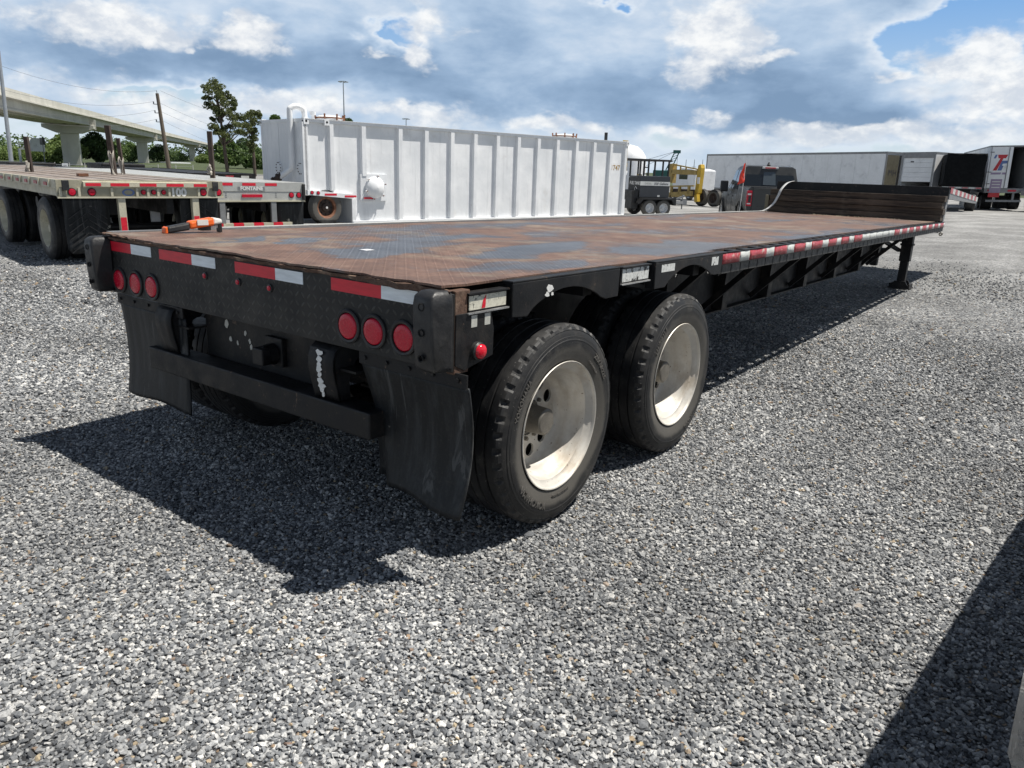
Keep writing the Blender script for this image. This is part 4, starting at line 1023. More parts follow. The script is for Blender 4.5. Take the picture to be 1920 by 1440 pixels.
# ---------------------------------------------- aluminium flatbed next to it
def alu_flatbed():
    Rc = at(570, 342.5, 17.4); rz = 79; g = -.20; H = Rc.z-g
    T = thing('flatbed_trailer', 'silver white aluminium flatbed trailer with FONTAINE badge beside the cream flatbed', 'trailer', (Rc.x, Rc.y, g), rz)
    n = 17
    for i in range(n):
        x0 = -2.53+i*2.47/n; B().box(x0+.004, x0+2.47/n-.004, .02, 13, H-.035, H-.002).o('deck_board', 'alu_panel', T)
    B().box(-2.59, 0, 0, .05, H-.19, H).o('rear_sill', 'alu_panel', T, bevel=.004)
    B().box(-2.59, 0, .01, .06, H-.37, H-.195).o('lower_panel', 'alu_panel', T, bevel=.004)
    B().box(-2.59, 0, -.02, .02, H-.395, H-.37).o('sill_lip', 'cream_paint', T)
    for a, b in ((-2.4, -2.1), (-1.86, -1.56), (-1.36, -1.08), (-.88, -.62)): B().box(a, b, -.004, -.0005, H-.075, H-.02).o('red_tape', 'tape_red', T)
    B().box(-1.46, -.89, -.004, -.0005, H-.165, H-.095).o('badge', 'grey_trim', T)
    text('FONTAINE', .098, 'letter_white', 'lettering', T, (-1.17, -.006, H-.13), (R(90), 0, 0), .002, .004)
    B().box(-1.38, -.95, -.012, .009, H-.305, H-.245).o('light_bar', 'lamp_red', T)
    for x in (-.30, -.13): lamp(T, x, H-.26, .052, .009)
    for x in (-1.72, -.66):
        for dz in (-.22, -.26, -.30): B().box(x, x+.03, .006, .0095, H+dz-.01, H+dz+.01).o('rivet', 'grey_trim', T)
    B().box(-.055, 0, -.05, .0, H-.36, H-.03).o('dock_bumper', 'rubber_block', T, bevel=.006)
    for x0 in (-.60,): B().grid(lambda u, v: (x0+.60*u, .07+.03*math.sin(v*3), H-.40-v*.80), 6, 8).o('mud_flap', 'flap_rubber', T, smooth=True, solid=.01)
    B().grid(lambda u, v: (-2.58+.60*u, .07, H-.40-v*.80), 6, 8).o('mud_flap', 'flap_rubber', T, smooth=True, solid=.01)
    for x in (-1.86, -.77): B().box(x, x+.12, -.01, .05, H-.82, H-.39).o('guard_post', 'grey_trim', T, bevel=.01)
    x = -2.02; i = 0
    while x < -.42: B().box(x, x+.21, -.02, .06, H-.88, H-.82).o('red_segment' if i % 2 == 0 else 'white_segment', 'tape_red' if i % 2 == 0 else 'cream_paint', T); x += .213; i += 1
    for y in (.95, 2.2):
        for x, s_ in ((-2.585, -1), (-.005, 1), (-.325, 1)): simple_wheel(T, (x, y, .505), .505, .27, 'x', s_, 'cream_paint')
    B().box(-.05, 0, .05, 13, H-.13, H).o('side_rail', 'alu_panel', T)
    B().box(-2.59, -2.54, .05, 13, H-.13, H).o('side_rail', 'alu_panel', T)
    for x in (-1.75, -.85): B().box(x-.06, x+.06, .2, 13, H-.6, H-.04).o('main_beam', 'frame_black', T)
alu_flatbed()

# ---------------------------------------------- white frac tank
def frac_tank():
    ZT = 2.84; g = -.30
    A = onz(572, 221.5, ZT); Bq = onz(1178, 266, ZT)
    T, L = frame('storage_tank', 'long white ribbed steel liquid tank on wheels, number 1747 on its side', 'tank', A, Bq)
    Wd = 2.92; ZB = g-ZT
    X = (Bq-A).normalized(); Yv = Vector((0, 0, 1)).cross(X)
    def s_at(u, v):
        d = ray(u, v); C = Vector((CX, CY, CZ)); t = (A-C).dot(Yv)/d.dot(Yv); q = C+d*t-A; return q.dot(X), q.z
    # shell: side and end panels (ribs and posts stand proud)
    sw, zw = s_at(660, 357); 
    b = B(); b.prism([(0, zw), (sw, zw-.12), (sw, ZB), (L, ZB), (L, 0), (0, 0)], 'y', .10, Wd-.10); b.o('shell', 'tank_white', T)
    B().box(-.03, .0, .12, Wd-.12, zw, -.002).o('end_panel', 'tank_white', T)
    ribs = [s_at(u, 330)[0] for u in (574, 624.5, 684, 752, 800.5, 848.5, 891.5, 933, 972, 1009, 1044.5, 1080, 1113, 1144)]+[L-.07]
    for i, s_ in enumerate(ribs):
        zb = zw+.0 if s_ < sw else ZB+.12
        if i == 2: zb = -1.62-.0
        w = .065 if i in (0, 1) else .075
        B().prism([(s_-w-.03, .0995), (s_-w, .0), (s_+w, .0), (s_+w+.03, .0995)], 'z', zb, -.10).o('rib', 'tank_white', T)
    B().box(0, L, .0, .099, -.10, 0).o('top_rail', 'tank_white', T, bevel=.006)
    B().box(0, L, -.03, .0, -.012, .0).o('top_lip', 'grey_white', T)
    B().box(sw, L, -.04, .099, ZB, ZB+.12).o('bottom_skid', 'tank_white', T, bevel=.006)
    B().box(L-.02, L+.35, -.10, .9, ZB, ZB+.05).o('skid_plate', 'tank_white', T)
    for y in (.0, Wd-.12): B().box(-.05, .07, y, y+.12, zw, -.16).o('corner_post', 'tank_white', T, bevel=.005)
    for x, y in ((-.06, -.02), (-.06, Wd-.15), (.62, -.03), (L-.12, -.03)):
        o = B().box(x, x+.17, y, y+.16, -.17, .02).o('corner_casting', 'tank_white', T, bevel=.006)
        B().lathe([(0, .035), (-.003, .035), (-.0035, .0005)], 16, c=(x+.085, y-.0, -.075), axis='y').o('casting_hole', 'dark_void', o).scale = (1, 1, 1)
        B().lathe([(0, .035), (-.003, .035), (-.0035, .0005)], 16, c=(x, y+.08, -.075), axis='x').o('casting_hole', 'dark_void', o)
    B().box(-.05, -.02, .1, Wd-.1, -.10, -.0).o('end_rail', 'tank_white', T)
    for y in (.85, 1.7): B().box(-.045, -.0305, y, y+.06, zw+.1, -.12).o('end_stiffener', 'tank_white', T)
    # fender strip and wheel recess
    b = B(); b.hexa([(-.02, -.02, zw-.14), (sw+.05, -.02, zw-.26), (sw+.05, .098, zw-.26), (-.02, .098, zw-.14), (-.02, -.02, zw+.0), (sw+.05, -.02, zw-.12), (sw+.05, .098, zw-.12), (-.02, .098, zw+.0)]); b.o('fender_strip', 'tank_white', T, bevel=.004)
    B().box(sw-.02, sw+.12, -.02, .098, ZB, zw-.265).o('recess_post', 'tank_white', T, bevel=.004)
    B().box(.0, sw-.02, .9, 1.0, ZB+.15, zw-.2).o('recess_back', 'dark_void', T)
    for x0 in (.55, 1.25, 1.95): 
        z = zw-.085-.12*(x0/sw); B().box(x0, x0+.42, -.0245, -.0205, z-.03, z+.03).o('red_tape', 'tape_red', T)
    lamp(T, .12, zw-.07, .05, -.022); lamp(T, .33, zw-.08, .05, -.022)
    wx = s_at(615, 395)[0]
    Rw = .54
    t = B().lathe([(0, Rw*.60), (-.03, Rw*.75), (-.02, Rw*.93), (.03, Rw), (.10, Rw), (.11, Rw*.97), (.13, Rw*.97), (.14, Rw), (.2, Rw), (.26, Rw*.9), (.26, Rw*.6)], 60, axis='y', mod=lambda i, j, a, r: (a, r-.014 if (i % 2 == 0 and j in (2, 3)) else r)).o('wheel', 'tyre_rubber', T, smooth=40, loc=(wx, .06, ZB+Rw))
    B().lathe([(-.005, Rw*.61), (.02, Rw*.56), (.03, Rw*.50), (.12, Rw*.48)], 40, axis='y').o('rim', 'rust_brown', t, smooth=40)
    B().lathe([(.10, Rw*.49), (.10, Rw*.26), (.04, Rw*.24), (.02, Rw*.16), (.02, .0005)], 30, axis='y').o('rim_centre', 'post_rust', t, smooth=40)
    for i in range(8):
        a = 6.283*i/8; B().lathe([(0, .03), (-.002, .03), (-.0025, .0004)], 10, c=(Rw*.38*math.cos(a), .098, Rw*.38*math.sin(a)), axis='y').o('hand_hole', 'dark_void', t)
    B().cyl((0, -.01, 0), (0, .03, 0), .035, n=8).o('hub_cap', 'letter_white', t)
    # round manway with clamps on a square frame
    s0, z0 = s_at(677, 352); s1, z1 = s_at(727, 411); zc = -1.98
    B().box(s0, s1, .02, .098, zc-.42, zc+.42).o('hatch_frame', 'grey_white', T, bevel=.005)
    mc = ((s0+s1)/2+.02, .02, zc)
    o = B().lathe([(0, .34), (-.06, .34), (-.08, .32), (-.13, .28), (-.19, .17), (-.21, .0005)], 40, axis='y').o('round_hatch', 'tank_white', T, smooth=50, loc=mc)
    for i in range(6):
        a = 6.283*i/6+.3; B().bar((.30*math.cos(a), -.05, .30*math.sin(a)), (.40*math.cos(a), -.09, .40*math.sin(a)), .035, .05).o('clamp', 'grey_white', o); B().cyl((.37*math.cos(a), -.14, .37*math.sin(a)), (.37*math.cos(a), -.02, .37*math.sin(a)), .014, n=6).o('clamp_bolt', 'rust_brown', o)
    # pipe loop, valve and blind flanges on the end
    pp = [(-.16, .62, -2.02+.55), (-.16, .62, -1.3), (-.16, .62, -.3), (-.16, .62, .16), (-.14, .50, .33), (-.05, .28, .34), (.0, .20, .18), (.02, .20, -.0)]
    pp = [(-.40, 1.0, -1.72), (-.20, .75, -1.50), (-.16, .66, -1.35), (-.16, .65, -.8), (-.16, .65, .15), (-.13, .64, .29), (.05, .62, .36), (.25, .60, .29), (.30, .60, .15), (.30, .60, 0)]
    B().tube(smooth_path(pp, 5), .085, 14).o('vent_pipe', 'tank_white', T, smooth=True)
    o = B().cyl((-.36, .96, -1.66), (-.52, 1.10, -1.82), .09, n=14).cyl((-.42, 1.01, -1.72), (-.45, 1.04, -1.75), .13, n=14).cyl((-.52, 1.10, -1.82), (-.56, 1.14, -1.86), .12, n=14).o('valve', 'post_rust', T, smooth=40)
    for y in (.30, 1.75):
        o = B().lathe([(-.03, .20), (-.06, .20), (-.065, .19), (-.065, .0005)], 30, c=(0, y, -1.45), axis='x').o('blind_flange', 'tank_white', T, smooth=40)
        for i in range(10): a = 6.283*i/10; B().cyl((-.063, y+.16*math.cos(a), -1.45+.16*math.sin(a)), (-.085, y+.16*math.cos(a), -1.45+.16*math.sin(a)), .016, n=6).o('bolt', 'post_rust', o)
    # top fittings
    def top_hatch(x, y, r):
        o = B().lathe([(0, r), (.08, r), (.09, r+.05), (.12, r+.05), (.13, r), (.18, r*.7), (.21, .0005)], 30, c=(x, y, 0), axis='z').o('top_hatch', 'white_paint', T, smooth=40)
        B().lathe([(.085, r+.02), (.085, r+.07), (.125, r+.07), (.125, r+.02)], 30, c=(x, y, 0), axis='z').o('hatch_ring', 'rust_brown', o)
        for i in range(8):
            a = 6.283*i/8; B().bar((x+(r+.06)*math.cos(a), y+(r+.06)*math.sin(a), .02), (x+(r+.08)*math.cos(a), y+(r+.08)*math.sin(a), .22), .04).o('clamp', 'rust_brown', o)
    top_hatch(s_at(598, 215)[0]+.9, 1.0, .42); top_hatch(s_at(1083, 255)[0]+.5, 1.2, .42)
    sx = s_at(557, 215)[0]+1.0; B().cyl((sx, .9, 0), (sx, .9, .16), .05).cyl((sx, .9, .16), (sx, .9, .26), .09, .10).o('breather', 'grey_white', T)
    sx = s_at(1150, 255)[0]; B().cyl((sx, .4, 0), (sx, .4, .33), .07, n=10).o('stub_pipe', 'black_plain', T)
    sx, sz = s_at(1157, 315); text('1747', .30, 'letter_gold', 'number', T, (sx, .096, sz), (R(90), 0, 0), .002, .004)
    # yellow ladder and white stair rail at the far end
    b = B(); b.bar((L+.02, .3, .05), (L+.35, .3, .05), .04); b.bar((L+.33, .3, .05), (L+.33, .3, -1.25), .045); b.bar((L+.02, .3, -.95), (L+.33, .3, -.95), .12, .16); b.o('ladder', 'yellow_paint', T)
    b = B(); b.bar((L+.35, .25, -1.2), (L-.05, .25, -1.8), .07); b.bar((L+.1, .1, ZB+.03), (L+.1, .1, ZB+.75), .07); b.bar((L+.1, .1, ZB+.75), (L-.1, .1, ZB+.75), .07); b.o('stair_rail', 'tank_white', T)
frac_tank()

# ---------------------------------------------- black fuel tank trailer
def fuel_trailer():
    d0 = 36.; P0 = gp(1201, 405, d0); A = at(1201, 335, d0); A.z = P0.z; Bq = at(1257, 335, 36.7); Bq.z = P0.z
    T, L = frame('fuel_tank_trailer', 'small black tandem axle trailer carrying a dark grey fuel tank', 'trailer', A, Bq)
    H0, H1 = .82, 1.76
    B().prism([(0, H0), (1.2, H0), (1.2, H1-.12), (1.1, H1), (0, H1)], 'x', .0, L).o('tank_body', 'dark_tank', T, bevel=.01)
    B().prism([(.02, .55), (1.18, .55), (1.18, H0+.85), (.02, H0+.98-.05)], 'x', -.012, -.001).o('end_plate', 'black_plain', T)
    B().box(.0, L, -.006, -.001, H1-.42, H1-.24).o('white_stripe', 'letter_white', T)
    text('500 Gallons', .15, 'letter_dark', 'lettering', T, (L*.70, -.008, H1-.33), (R(90), 0, 0), .001, .002, .2)
    text('DIESEL', .12, 'letter_grey', 'lettering', T, (L*.27, -.008, H1-.33), (R(90), 0, 0), .001, .002)
    text('FUEL TANK', .20, 'letter_white', 'lettering', T, (-.016, .52, H1-.33), (R(90), 0, R(-90)), .001, .006)
    b = B(); b.tube([(-.018, .25, 1.18), (-.018, .38, 1.28), (-.018, .5, 1.2), (-.018, .42, 1.08), (-.018, .34, 1.0), (-.018, .36, .88)], .018, 6); b.o('swirl_mark', 'letter_white', T)
    B().prism([(-.15, H0-.22), (.05, H0-.02), (L+.05, H0-.02), (L+.22, H0-.25), (L+.22, H0-.33), (L+.17, H0-.33), (L+.0, H0-.09), (.08, H0-.09), (-.08, H0-.27), (-.15, H0-.27)], 'y', -.30, .0).o('mudguard', 'black_plain', T)
    B().box(-.1, L+.4, .0, 1.2, H0-.32, H0-.01).o('chassis', 'black_plain', T)
    B().box(-.35, -.02, .05, 1.15, .30, H0+.3).o('rear_box', 'black_plain', T, bevel=.01)
    for x in (.42, 1.08): simple_wheel(T, (x*L/1.42, -.25, .36), .36, .21, 'y', -1, 'silver_wheel'); simple_wheel(T, (x*L/1.42, 1.45, .36), .36, .21, 'y', 1, 'silver_wheel')
    b = B(); b.bar((L+.2, .0, .62), (L+1.1, .58, .60), .09, .12); b.bar((L+.2, 1.2, .62), (L+1.1, .62, .60), .09, .12); b.box(L+1.0, L+1.25, .5, .7, .50, .72); b.cyl((L+1.05, .6, .3), (L+1.05, .6, .95), .03); b.bar((L+.6, .6, .7), (L+1.15, .6, .9), .08); b.o('tow_hitch', 'grey_trim', T)
    B().box(L*.6, L*.68, -.008, -.001, H0+.03, H0+.11).o('fuel_label', 'letter_white', T)
fuel_trailer()

# ---------------------------------------------- black steel cage
A = at(1172, 336, 43); Bq = at(1252, 336, 45); z0 = gz(A.x, A.y); A.z = Bq.z = z0
T, L = frame('steel_cage', 'open black steel frame cabin behind the fuel trailer', 'cabin', A, Bq)
zt = at(1210, 298, 44).z-z0
B().box(-.1, L+.15, -.1, 2.3, zt-.10, zt).o('roof', 'black_plain', T)
for x in (0, .33*L, .42*L, .52*L, .67*L, .86*L, L): B().box(x, x+.07, 0, .07, 0, zt-.1).o('post', 'black_plain', T); B().box(x, x+.07, 2.1, 2.17, 0, zt-.1).o('post', 'black_plain', T)
for i in range(7): B().box(.42*L, .52*L, .01, .05, .4+i*.35, .46+i*.35).o('rung', 'black_plain', T)
B().box(0, L, .0, .06, .9, 1.0).o('rail', 'black_plain', T); B().box(.14*L, .28*L, 1.5, 1.7, .0, zt-.3).o('back_panel', 'rust_brown', T); B().box(.7*L, .8*L, 1.5, 1.6, 1.2, 1.8).o('control_box', 'yellow_dull', T); B().box(.5*L, .66*L, 1.3, 1.6, 1.3, 1.7).o('engine', 'white_paint', T, bevel=.08)

# ---------------------------------------------- white dome, crane, antennas
P = at(1180, 300, 70); z0 = gz(P.x, P.y); zt = at(1180, 271, 70).z
o = B().lathe([(0, 1.5), (zt-z0-1.5, 1.5), (zt-z0-1.0, 1.42), (zt-z0-.5, 1.1), (zt-z0-.15, .65), (zt-z0, .0005)], 40, axis='z').o('storage_silo', 'white_paint', smooth=True, loc=(P.x, P.y, z0)); tag(o, 'white dome topped silo rising behind the far end of the white tank', 'silo')
P = at(1250, 306, 220); z0 = gz(P.x, P.y); T = thing('crane', 'teal lattice crane boom far away above the black cage', 'crane', (P.x, P.y, z0))
zt = at(1257, 284, 220).z-z0; ex = _R0
def lp(a, h): return (ex.x*a, ex.y*a, h)
b = B()
for a0, a1 in ((-.8, 2.0), (.6, 3.2)): b.bar(lp(a0, 1), lp(a1, zt), .25)
for i in range(9): t = i/9; b.bar(lp(-.8+2.8*t, 1+(zt-1)*t), lp(.6+2.6*(t+.1), 1+(zt-1)*(t+.1)), .12)
b.bar(lp(1.6, zt), lp(3.5, zt), .8); b.o('boom', 'teal_paint', T)
b = B(); b.bar(lp(2.0, zt), lp(-9, zt*.55), .08); b.bar(lp(2.0, zt), lp(-6, zt*.45), .08); b.bar(lp(2.8, zt), lp(2.8, 1), .08); b.o('cables', 'wire', T)
B().box(-3, 4, -2, 2, 0, 2.6).o('crane_body', 'teal_paint', T, bevel=.2)
for i, (u, lb) in enumerate(((1285, 'leftmost of three thin masts on the horizon left of the long box trailer'), (1300.5, 'middle one of three thin masts on the horizon left of the long box trailer'), (1316, 'rightmost of three thin masts, just left of the long box trailer'))):
    P = at(u, 320, 180); z0 = gz(P.x, P.y); zt = at(u, 299, 180).z
    o = B().cyl((0, 0, 0), (0, 0, zt-z0), .14, .05, 6).bar((-.5, 0, zt-z0-1.6), (.5, 0, zt-z0-1.6), .07).o('mast', 'grey_trim', loc=(P.x, P.y, z0)); tag(o, lb, 'mast', 'thin masts on the horizon')

# ---------------------------------------------- yellow loader frame with a van behind it
A = at(1249, 370, 52); Bq = at(1306, 368, 50); z0 = gz(A.x, A.y); A.z = Bq.z = z0
T, L = frame('yellow_lift', 'yellow steel lifting machine with tall end mast and slatted ramp', 'machine', A, Bq)
def zz(v, u=1275, d=51): return at(u, v, d).z-z0
b = B(); b.box(0, .35, 0, .4, zz(344), zz(307)); b.o('rear_post', 'yellow_dull', T)
B().box(.2, L-.2, .0, .3, zz(327), zz(318)).o('main_boom', 'yellow_dull', T, bevel=.03)
b = B(); b.bar((.2, .1, zz(308)), (L-.1, .1, zz(317)), .08); b.bar((1.0, .1, zz(318)), (1.0, .1, zz(310)), .07); b.bar((1.5, .1, zz(318)), (1.5, .1, zz(312)), .07); b.o('hand_rail', 'yellow_dull', T)
B().prism([(L-.22, zz(362)), (L-.10, zz(366)), (L+.08, zz(360)), (L+.16, zz(314)), (L+.08, zz(307)), (L-.12, zz(309)), (L-.18, zz(330))], 'y', 0, .35).o('front_mast', 'yellow_paint', T, bevel=.03)
b = B(); b.bar((.0, -.3, zz(351)), (L, -.3, zz(347)), .09); b.o('ramp_rail', 'yellow_dull', T)
b = B(); b.bar((.0, -.3, zz(368)), (L-.1, -.3, zz(361)), .14, .3); b.o('ramp_sill', 'yellow_dull', T)
for t in (.02, .28, .55, .85): B().bar((t*L, -.3, zz(368-7*t)), (t*L, -.3, zz(351-4*t)), .14).o('ramp_post', 'yellow_dull', T)
B().bar((.28*L, -.3, 0), (.28*L, -.3, zz(367)), .14).o('support_leg', 'post_rust', T)
B().bar((L, 0, zz(363)), (L+.1, 0, .25), .25).o('mast_foot', 'yellow_paint', T)
B().box(L-.05, L+.15, -.03, -.001, zz(343), zz(331)).o('warning_label', 'letter_white', T)
for x in (L-.1, L+1.0, L+2.1): simple_wheel(T, (x, .4, .52), .52, .3, 'y', -1, 'post_rust')
B().box(-.2, L+.2, .5, 1.4, .5, .95).o('chassis', 'post_rust', T)
A = at(1259, 360, 62); Bq = at(1300, 360, 60); z0 = gz(A.x, A.y); A.z = Bq.z = z0
T, L = frame('work_van', 'grey white utility van parked behind the yellow lifting machine', 'van', A, Bq)
B().prism([(0, .5), (L, .5), (L, 2.2), (.75*L, 2.3), (.3*L, 2.35), (.08*L, 1.6), (0, 1.5)], 'y', 0, 2).o('body', 'grey_white', T, bevel=.08)
B().box(.3*L, .68*L, -.01, .0, 1.5, 2.1).o('window', 'tint_glass', T); B().box(.74*L, .97*L, -.02, -.001, .8, 2.0).o('side_box', 'white_paint', T)
for x in (.2, .8): simple_wheel(T, (x*L, -.02, .38), .38, .22, 'y', -1, 'silver_wheel')

# ---------------------------------------------- grey pickup truck
def pickup():
    dR = 25.5; C = at(1394, 395, dR); g = gz(C.x, C.y); rz = 30
    T = thing('pickup_truck', 'dark grey crew cab pickup truck parked beyond the trailer step', 'pickup', (C.x, C.y, g), rz)
    W_, Lb = 2.02, 5.85; T.scale = (1.04, 1.03, 1.17)
    # local: x from 0 (left side) to W_, rear at y=0, forward +y
    def sect(y, pts): return [(x, y, z) for x, z in pts]
    def loft(name, ys, prof, mat, closed=True, **kw):
        vs = []; n = len(prof(ys[0]))
        for y in ys: vs += sect(y, prof(y))
        fs = [(i*n+j, i*n+(j+1) % n, (i+1)*n+(j+1) % n, (i+1)*n+j) for i in range(len(ys)-1) for j in range(n)]
        if closed: fs += [tuple(range(n-1, -1, -1)), tuple(range((len(ys)-1)*n, len(ys)*n))]
        return B().add(vs, fs).o(name, mat, T, **kw)
    def bed(y):
        t = .03*math.sin(min(1, y/1.8)*1.57) ; a = .05-t
        top = 1.28+.01*y
        return [(a+.06, .62), (a, .80), (a-.0, 1.05), (a+.035, top-.03), (a+.09, top), (W_-a-.09, top), (W_-a-.035, top-.03), (W_-a, 1.05), (W_-a, .80), (W_-a-.06, .62)]
    loft('bed', [.0, .06, .4, .8, 1.2, 1.75], bed, 'car_grey', smooth=30)
    B().box(.16, W_-.16, .08, 1.70, 1.25, 1.305).o('bed_cover', 'car_trim', T)
    def low(y):
        a = .03 if y < 5.2 else .03+.12*(y-5.2)/.65
        hd = 1.18 if y < 3.9 else 1.24-.10*(y-3.9)/1.95
        return [(a+.05, .45), (a, .65), (a-.005, .95), (a+.04, hd-.06), (a+.16, hd+.02), (W_-a-.16, hd+.02), (W_-a-.04, hd-.06), (W_-a, .95), (W_-a, .65), (W_-a-.05, .45)]
    loft('body', [1.755, 2.6, 3.4, 3.9, 4.6, 5.2, 5.6, 5.85], low, 'car_grey', smooth=30)
    def cab(y):
        # roof height and side inset
        if y < 1.95: zr = 1.25+(.60)*(y-1.76)/.19
        elif y < 3.2: zr = 1.85+.05*math.sin((y-1.95)/1.25*3.1)
        else: zr = 1.85-.62*((y-3.2)/.95)
        zr = max(zr, 1.2); f = (zr-1.15)/.72; i = .06+.16*f
        return [(.07, 1.12), (.06+.01*f, 1.17), (i, zr-.05), (i+.10, zr), (W_-i-.10, zr), (W_-i, zr-.05), (W_-.06-.01*f, 1.17), (W_-.07, 1.12)]
    loft('cab', [1.77, 1.86, 1.95, 2.3, 2.8, 3.2, 3.6, 4.1], cab, 'car_grey', smooth=30)
    B().hexa([(.20, 1.768, 1.30), (W_-.20, 1.768, 1.30), (W_-.20, 1.80, 1.30), (.20, 1.80, 1.30), (.29, 1.918, 1.74), (W_-.29, 1.918, 1.74), (W_-.29, 1.945, 1.74), (.29, 1.945, 1.74)]).o('rear_window', 'tint_glass', T, bevel=.02)
    B().hexa([(.80, 1.752, 1.34), (1.20, 1.752, 1.34), (1.20, 1.77, 1.34), (.80, 1.77, 1.34), (.82, 1.90, 1.70), (1.18, 1.90, 1.70), (1.18, 1.92, 1.70), (.82, 1.92, 1.70)]).o('sliding_pane', 'window_glass', T)
    for y0, y1, t0, t1 in ((2.02, 2.72, 2.08, 2.70), (2.80, 3.78, 2.80, 3.30)):
        B().hexa([(.058, y0, 1.20), (.075, y0, 1.20), (.075, y1, 1.20), (.058, y1, 1.20), (.185, t0, 1.74), (.205, t0, 1.74), (.205, t1, 1.74), (.185, t1, 1.74)]).o('side_window', 'window_glass', T)
    for x0, x1 in ((.045, .20), (W_-.20, W_-.045)):
        o = B().box(x0, x1, -.035, .06, .80, 1.20).o('tail_light', 'lamp_red', T, bevel=.015)
        B().box(x0+.05, x1-.03, -.040, -.03, .90, 1.07).o('reversing_lamp', 'car_trim', o); B().box(x0+.02, x1-.03, -.040, -.034, 1.09, 1.13).o('lens', 'letter_white', o); B().box(x0+.02, x1-.03, -.040, -.034, .85, .88).o('lens', 'letter_white', o)
    o = B().box(.21, W_-.21, -.03, .05, .66, 1.27).o('tailgate', 'car_grey', T, bevel=.02)
    B().box(.22, W_-.22, -.045, .04, 1.235, 1.285).o('tailgate_spoiler', 'car_grey', o, bevel=.01); B().box(.35, W_-.35, -.034, -.03, .80, .815).o('crease', 'car_trim', o)
    B().box(.05, W_-.05, -.12, .05, .46, .64).o('bumper', 'car_grey', T, bevel=.03)
    B().box(.76, 1.26, 1.90, 1.95, 1.785, 1.845).o('brake_light', 'letter_white', T, bevel=.015); B().box(.85, 1.17, 1.885, 1.905, 1.795, 1.835).o('lens', 'lamp_red_bright', T)
    B().cyl((1.0, 2.2, 1.88), (1.0, 2.22, 1.97), .06, .02, 10).o('roof_antenna', 'car_trim', T)
    for x, s_ in ((-.02, -1), (W_+.02, 1)):
        B().box(*(sorted((x, x-s_*-.26))), 3.45, 3.55, 1.10, 1.42).o('mirror', 'car_trim', T, bevel=.03)
    for y in (.95, 4.75):
        for x, s_ in ((.0, -1), (W_, 1)): simple_wheel(T, (x, y, .41), .41, .28, 'x', s_, 'silver_wheel')
        for x in (-.008, W_+.008): B().lathe([(-.01, .47), (.01, .47), (.01, .40), (-.01, .40)], 28, c=(x, y, .43), axis='x').o('wheel_arch', 'car_trim', T, smooth=True)
    for y in (2.05, 3.0): B().box(.020, .032, y+.55, y+.75, .98, 1.02).o('door_handle', 'car_trim', T)
    for y in (1.76, 2.75, 3.85): B().box(.0215, .027, y, y+.012, .55, 1.16).o('door_seam', 'car_trim', T)
pickup()
P = at(1391, 345, 25.5); g = gz(P.x, P.y)
T = thing('safety_flag', 'red safety flag on a thin white pole beside the pickup roof', 'flag', (P.x, P.y, g))
zt = at(1392, 298, 25.5).z-g; ex = _R0
B().cyl((0, 0, 0), (ex.x*.06, ex.y*.06, zt), .012, .008, 8).o('pole', 'white_plastic', T)
b = B(); b.grid(lambda u, v: (ex.x*(.05-.17*u*(.25+v)+.02*math.sin(v*9)), ex.y*(.05-.17*u*(.25+v))+.03*math.sin(u*5+v*3), zt-.09-.62*v-.06*u), 6, 14); b.o('cloth', 'flag_red', T, smooth=True, solid=.004)

# ---------------------------------------------- box trailers on the right
def box_trailer(name, label, A, Bq, Wy, h, floor_, group, side_mat='grey_white', panels=0):
    T, L = frame(name, label, 'trailer', A, Bq, group)
    return T, L
# long white box trailer seen from its side
A = at(1327, 289, 70); Bq = at(1664, 284, 57.5)
T, L = frame('box_trailer', 'long pale box trailer seen side on behind the pickup', 'trailer', A, Bq, 'box trailers parked at the back of the yard'); h = 2.85
B().box(.02, L-.02, .03, 2.5, -h, -.02).o('shell', 'grey_white', T)
n = 15
for i in range(n): B().box(.05+i*(L-.1)/n+.006, .05+(i+1)*(L-.1)/n-.006, -.002, .03, -h+.12, -.14).o('side_panel', 'grey_white', T)
B().box(0, L, -.012, .03, -.14, 0).o('top_rail', 'grey_trim', T); B().box(0, L, -.012, .03, -h, -h+.12).o('bottom_rail', 'grey_trim', T)
B().box(-.35, -.02, .3, 2.2, -1.5, -.2).o('cooling_unit', 'car_trim', T, bevel=.05); B().box(-.08, .0, .0, 2.5, -h, 0).o('nose_post', 'grey_trim', T)
B().box(L-.02, L+.02, .0, 2.55, -.14, .0).o('door_header', 'grey_trim', T); B().box(L-.03, L+.02, .0, .10, -h, -.14).o('door_post', 'grey_trim', T)
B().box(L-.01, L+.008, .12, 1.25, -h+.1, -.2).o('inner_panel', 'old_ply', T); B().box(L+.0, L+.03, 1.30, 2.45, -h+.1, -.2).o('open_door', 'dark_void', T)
text('MH', .55, 'letter_dark', 'scrawl', T, (L+.012, .75, -h+1.5), (R(90), 0, R(90)), .001)
for i in range(2): simple_wheel(T, (L-2.2-1.3*i, .2, -h-.62), .50, .5, 'y', -1, 'cream_paint')
simple_wheel(T, (.6, .2, -h-.62), .50, .5, 'y', -1, 'post_rust'); simple_wheel(T, (1.9, .2, -h-.62), .50, .5, 'y', -1, 'post_rust')
B().box(.2, 3.0, .5, 2.0, -h-.45, -h-.01).o('undercarriage', 'post_rust', T); B().box(2.5, L-3.5, .6, 1.9, -h-.2, -h-.01).o('floor_frame', 'grey_trim', T)
for x in (4.0,): B().box(x, x+.15, .3, .45, -h-1.1, -h).o('landing_leg', 'grey_trim', T)
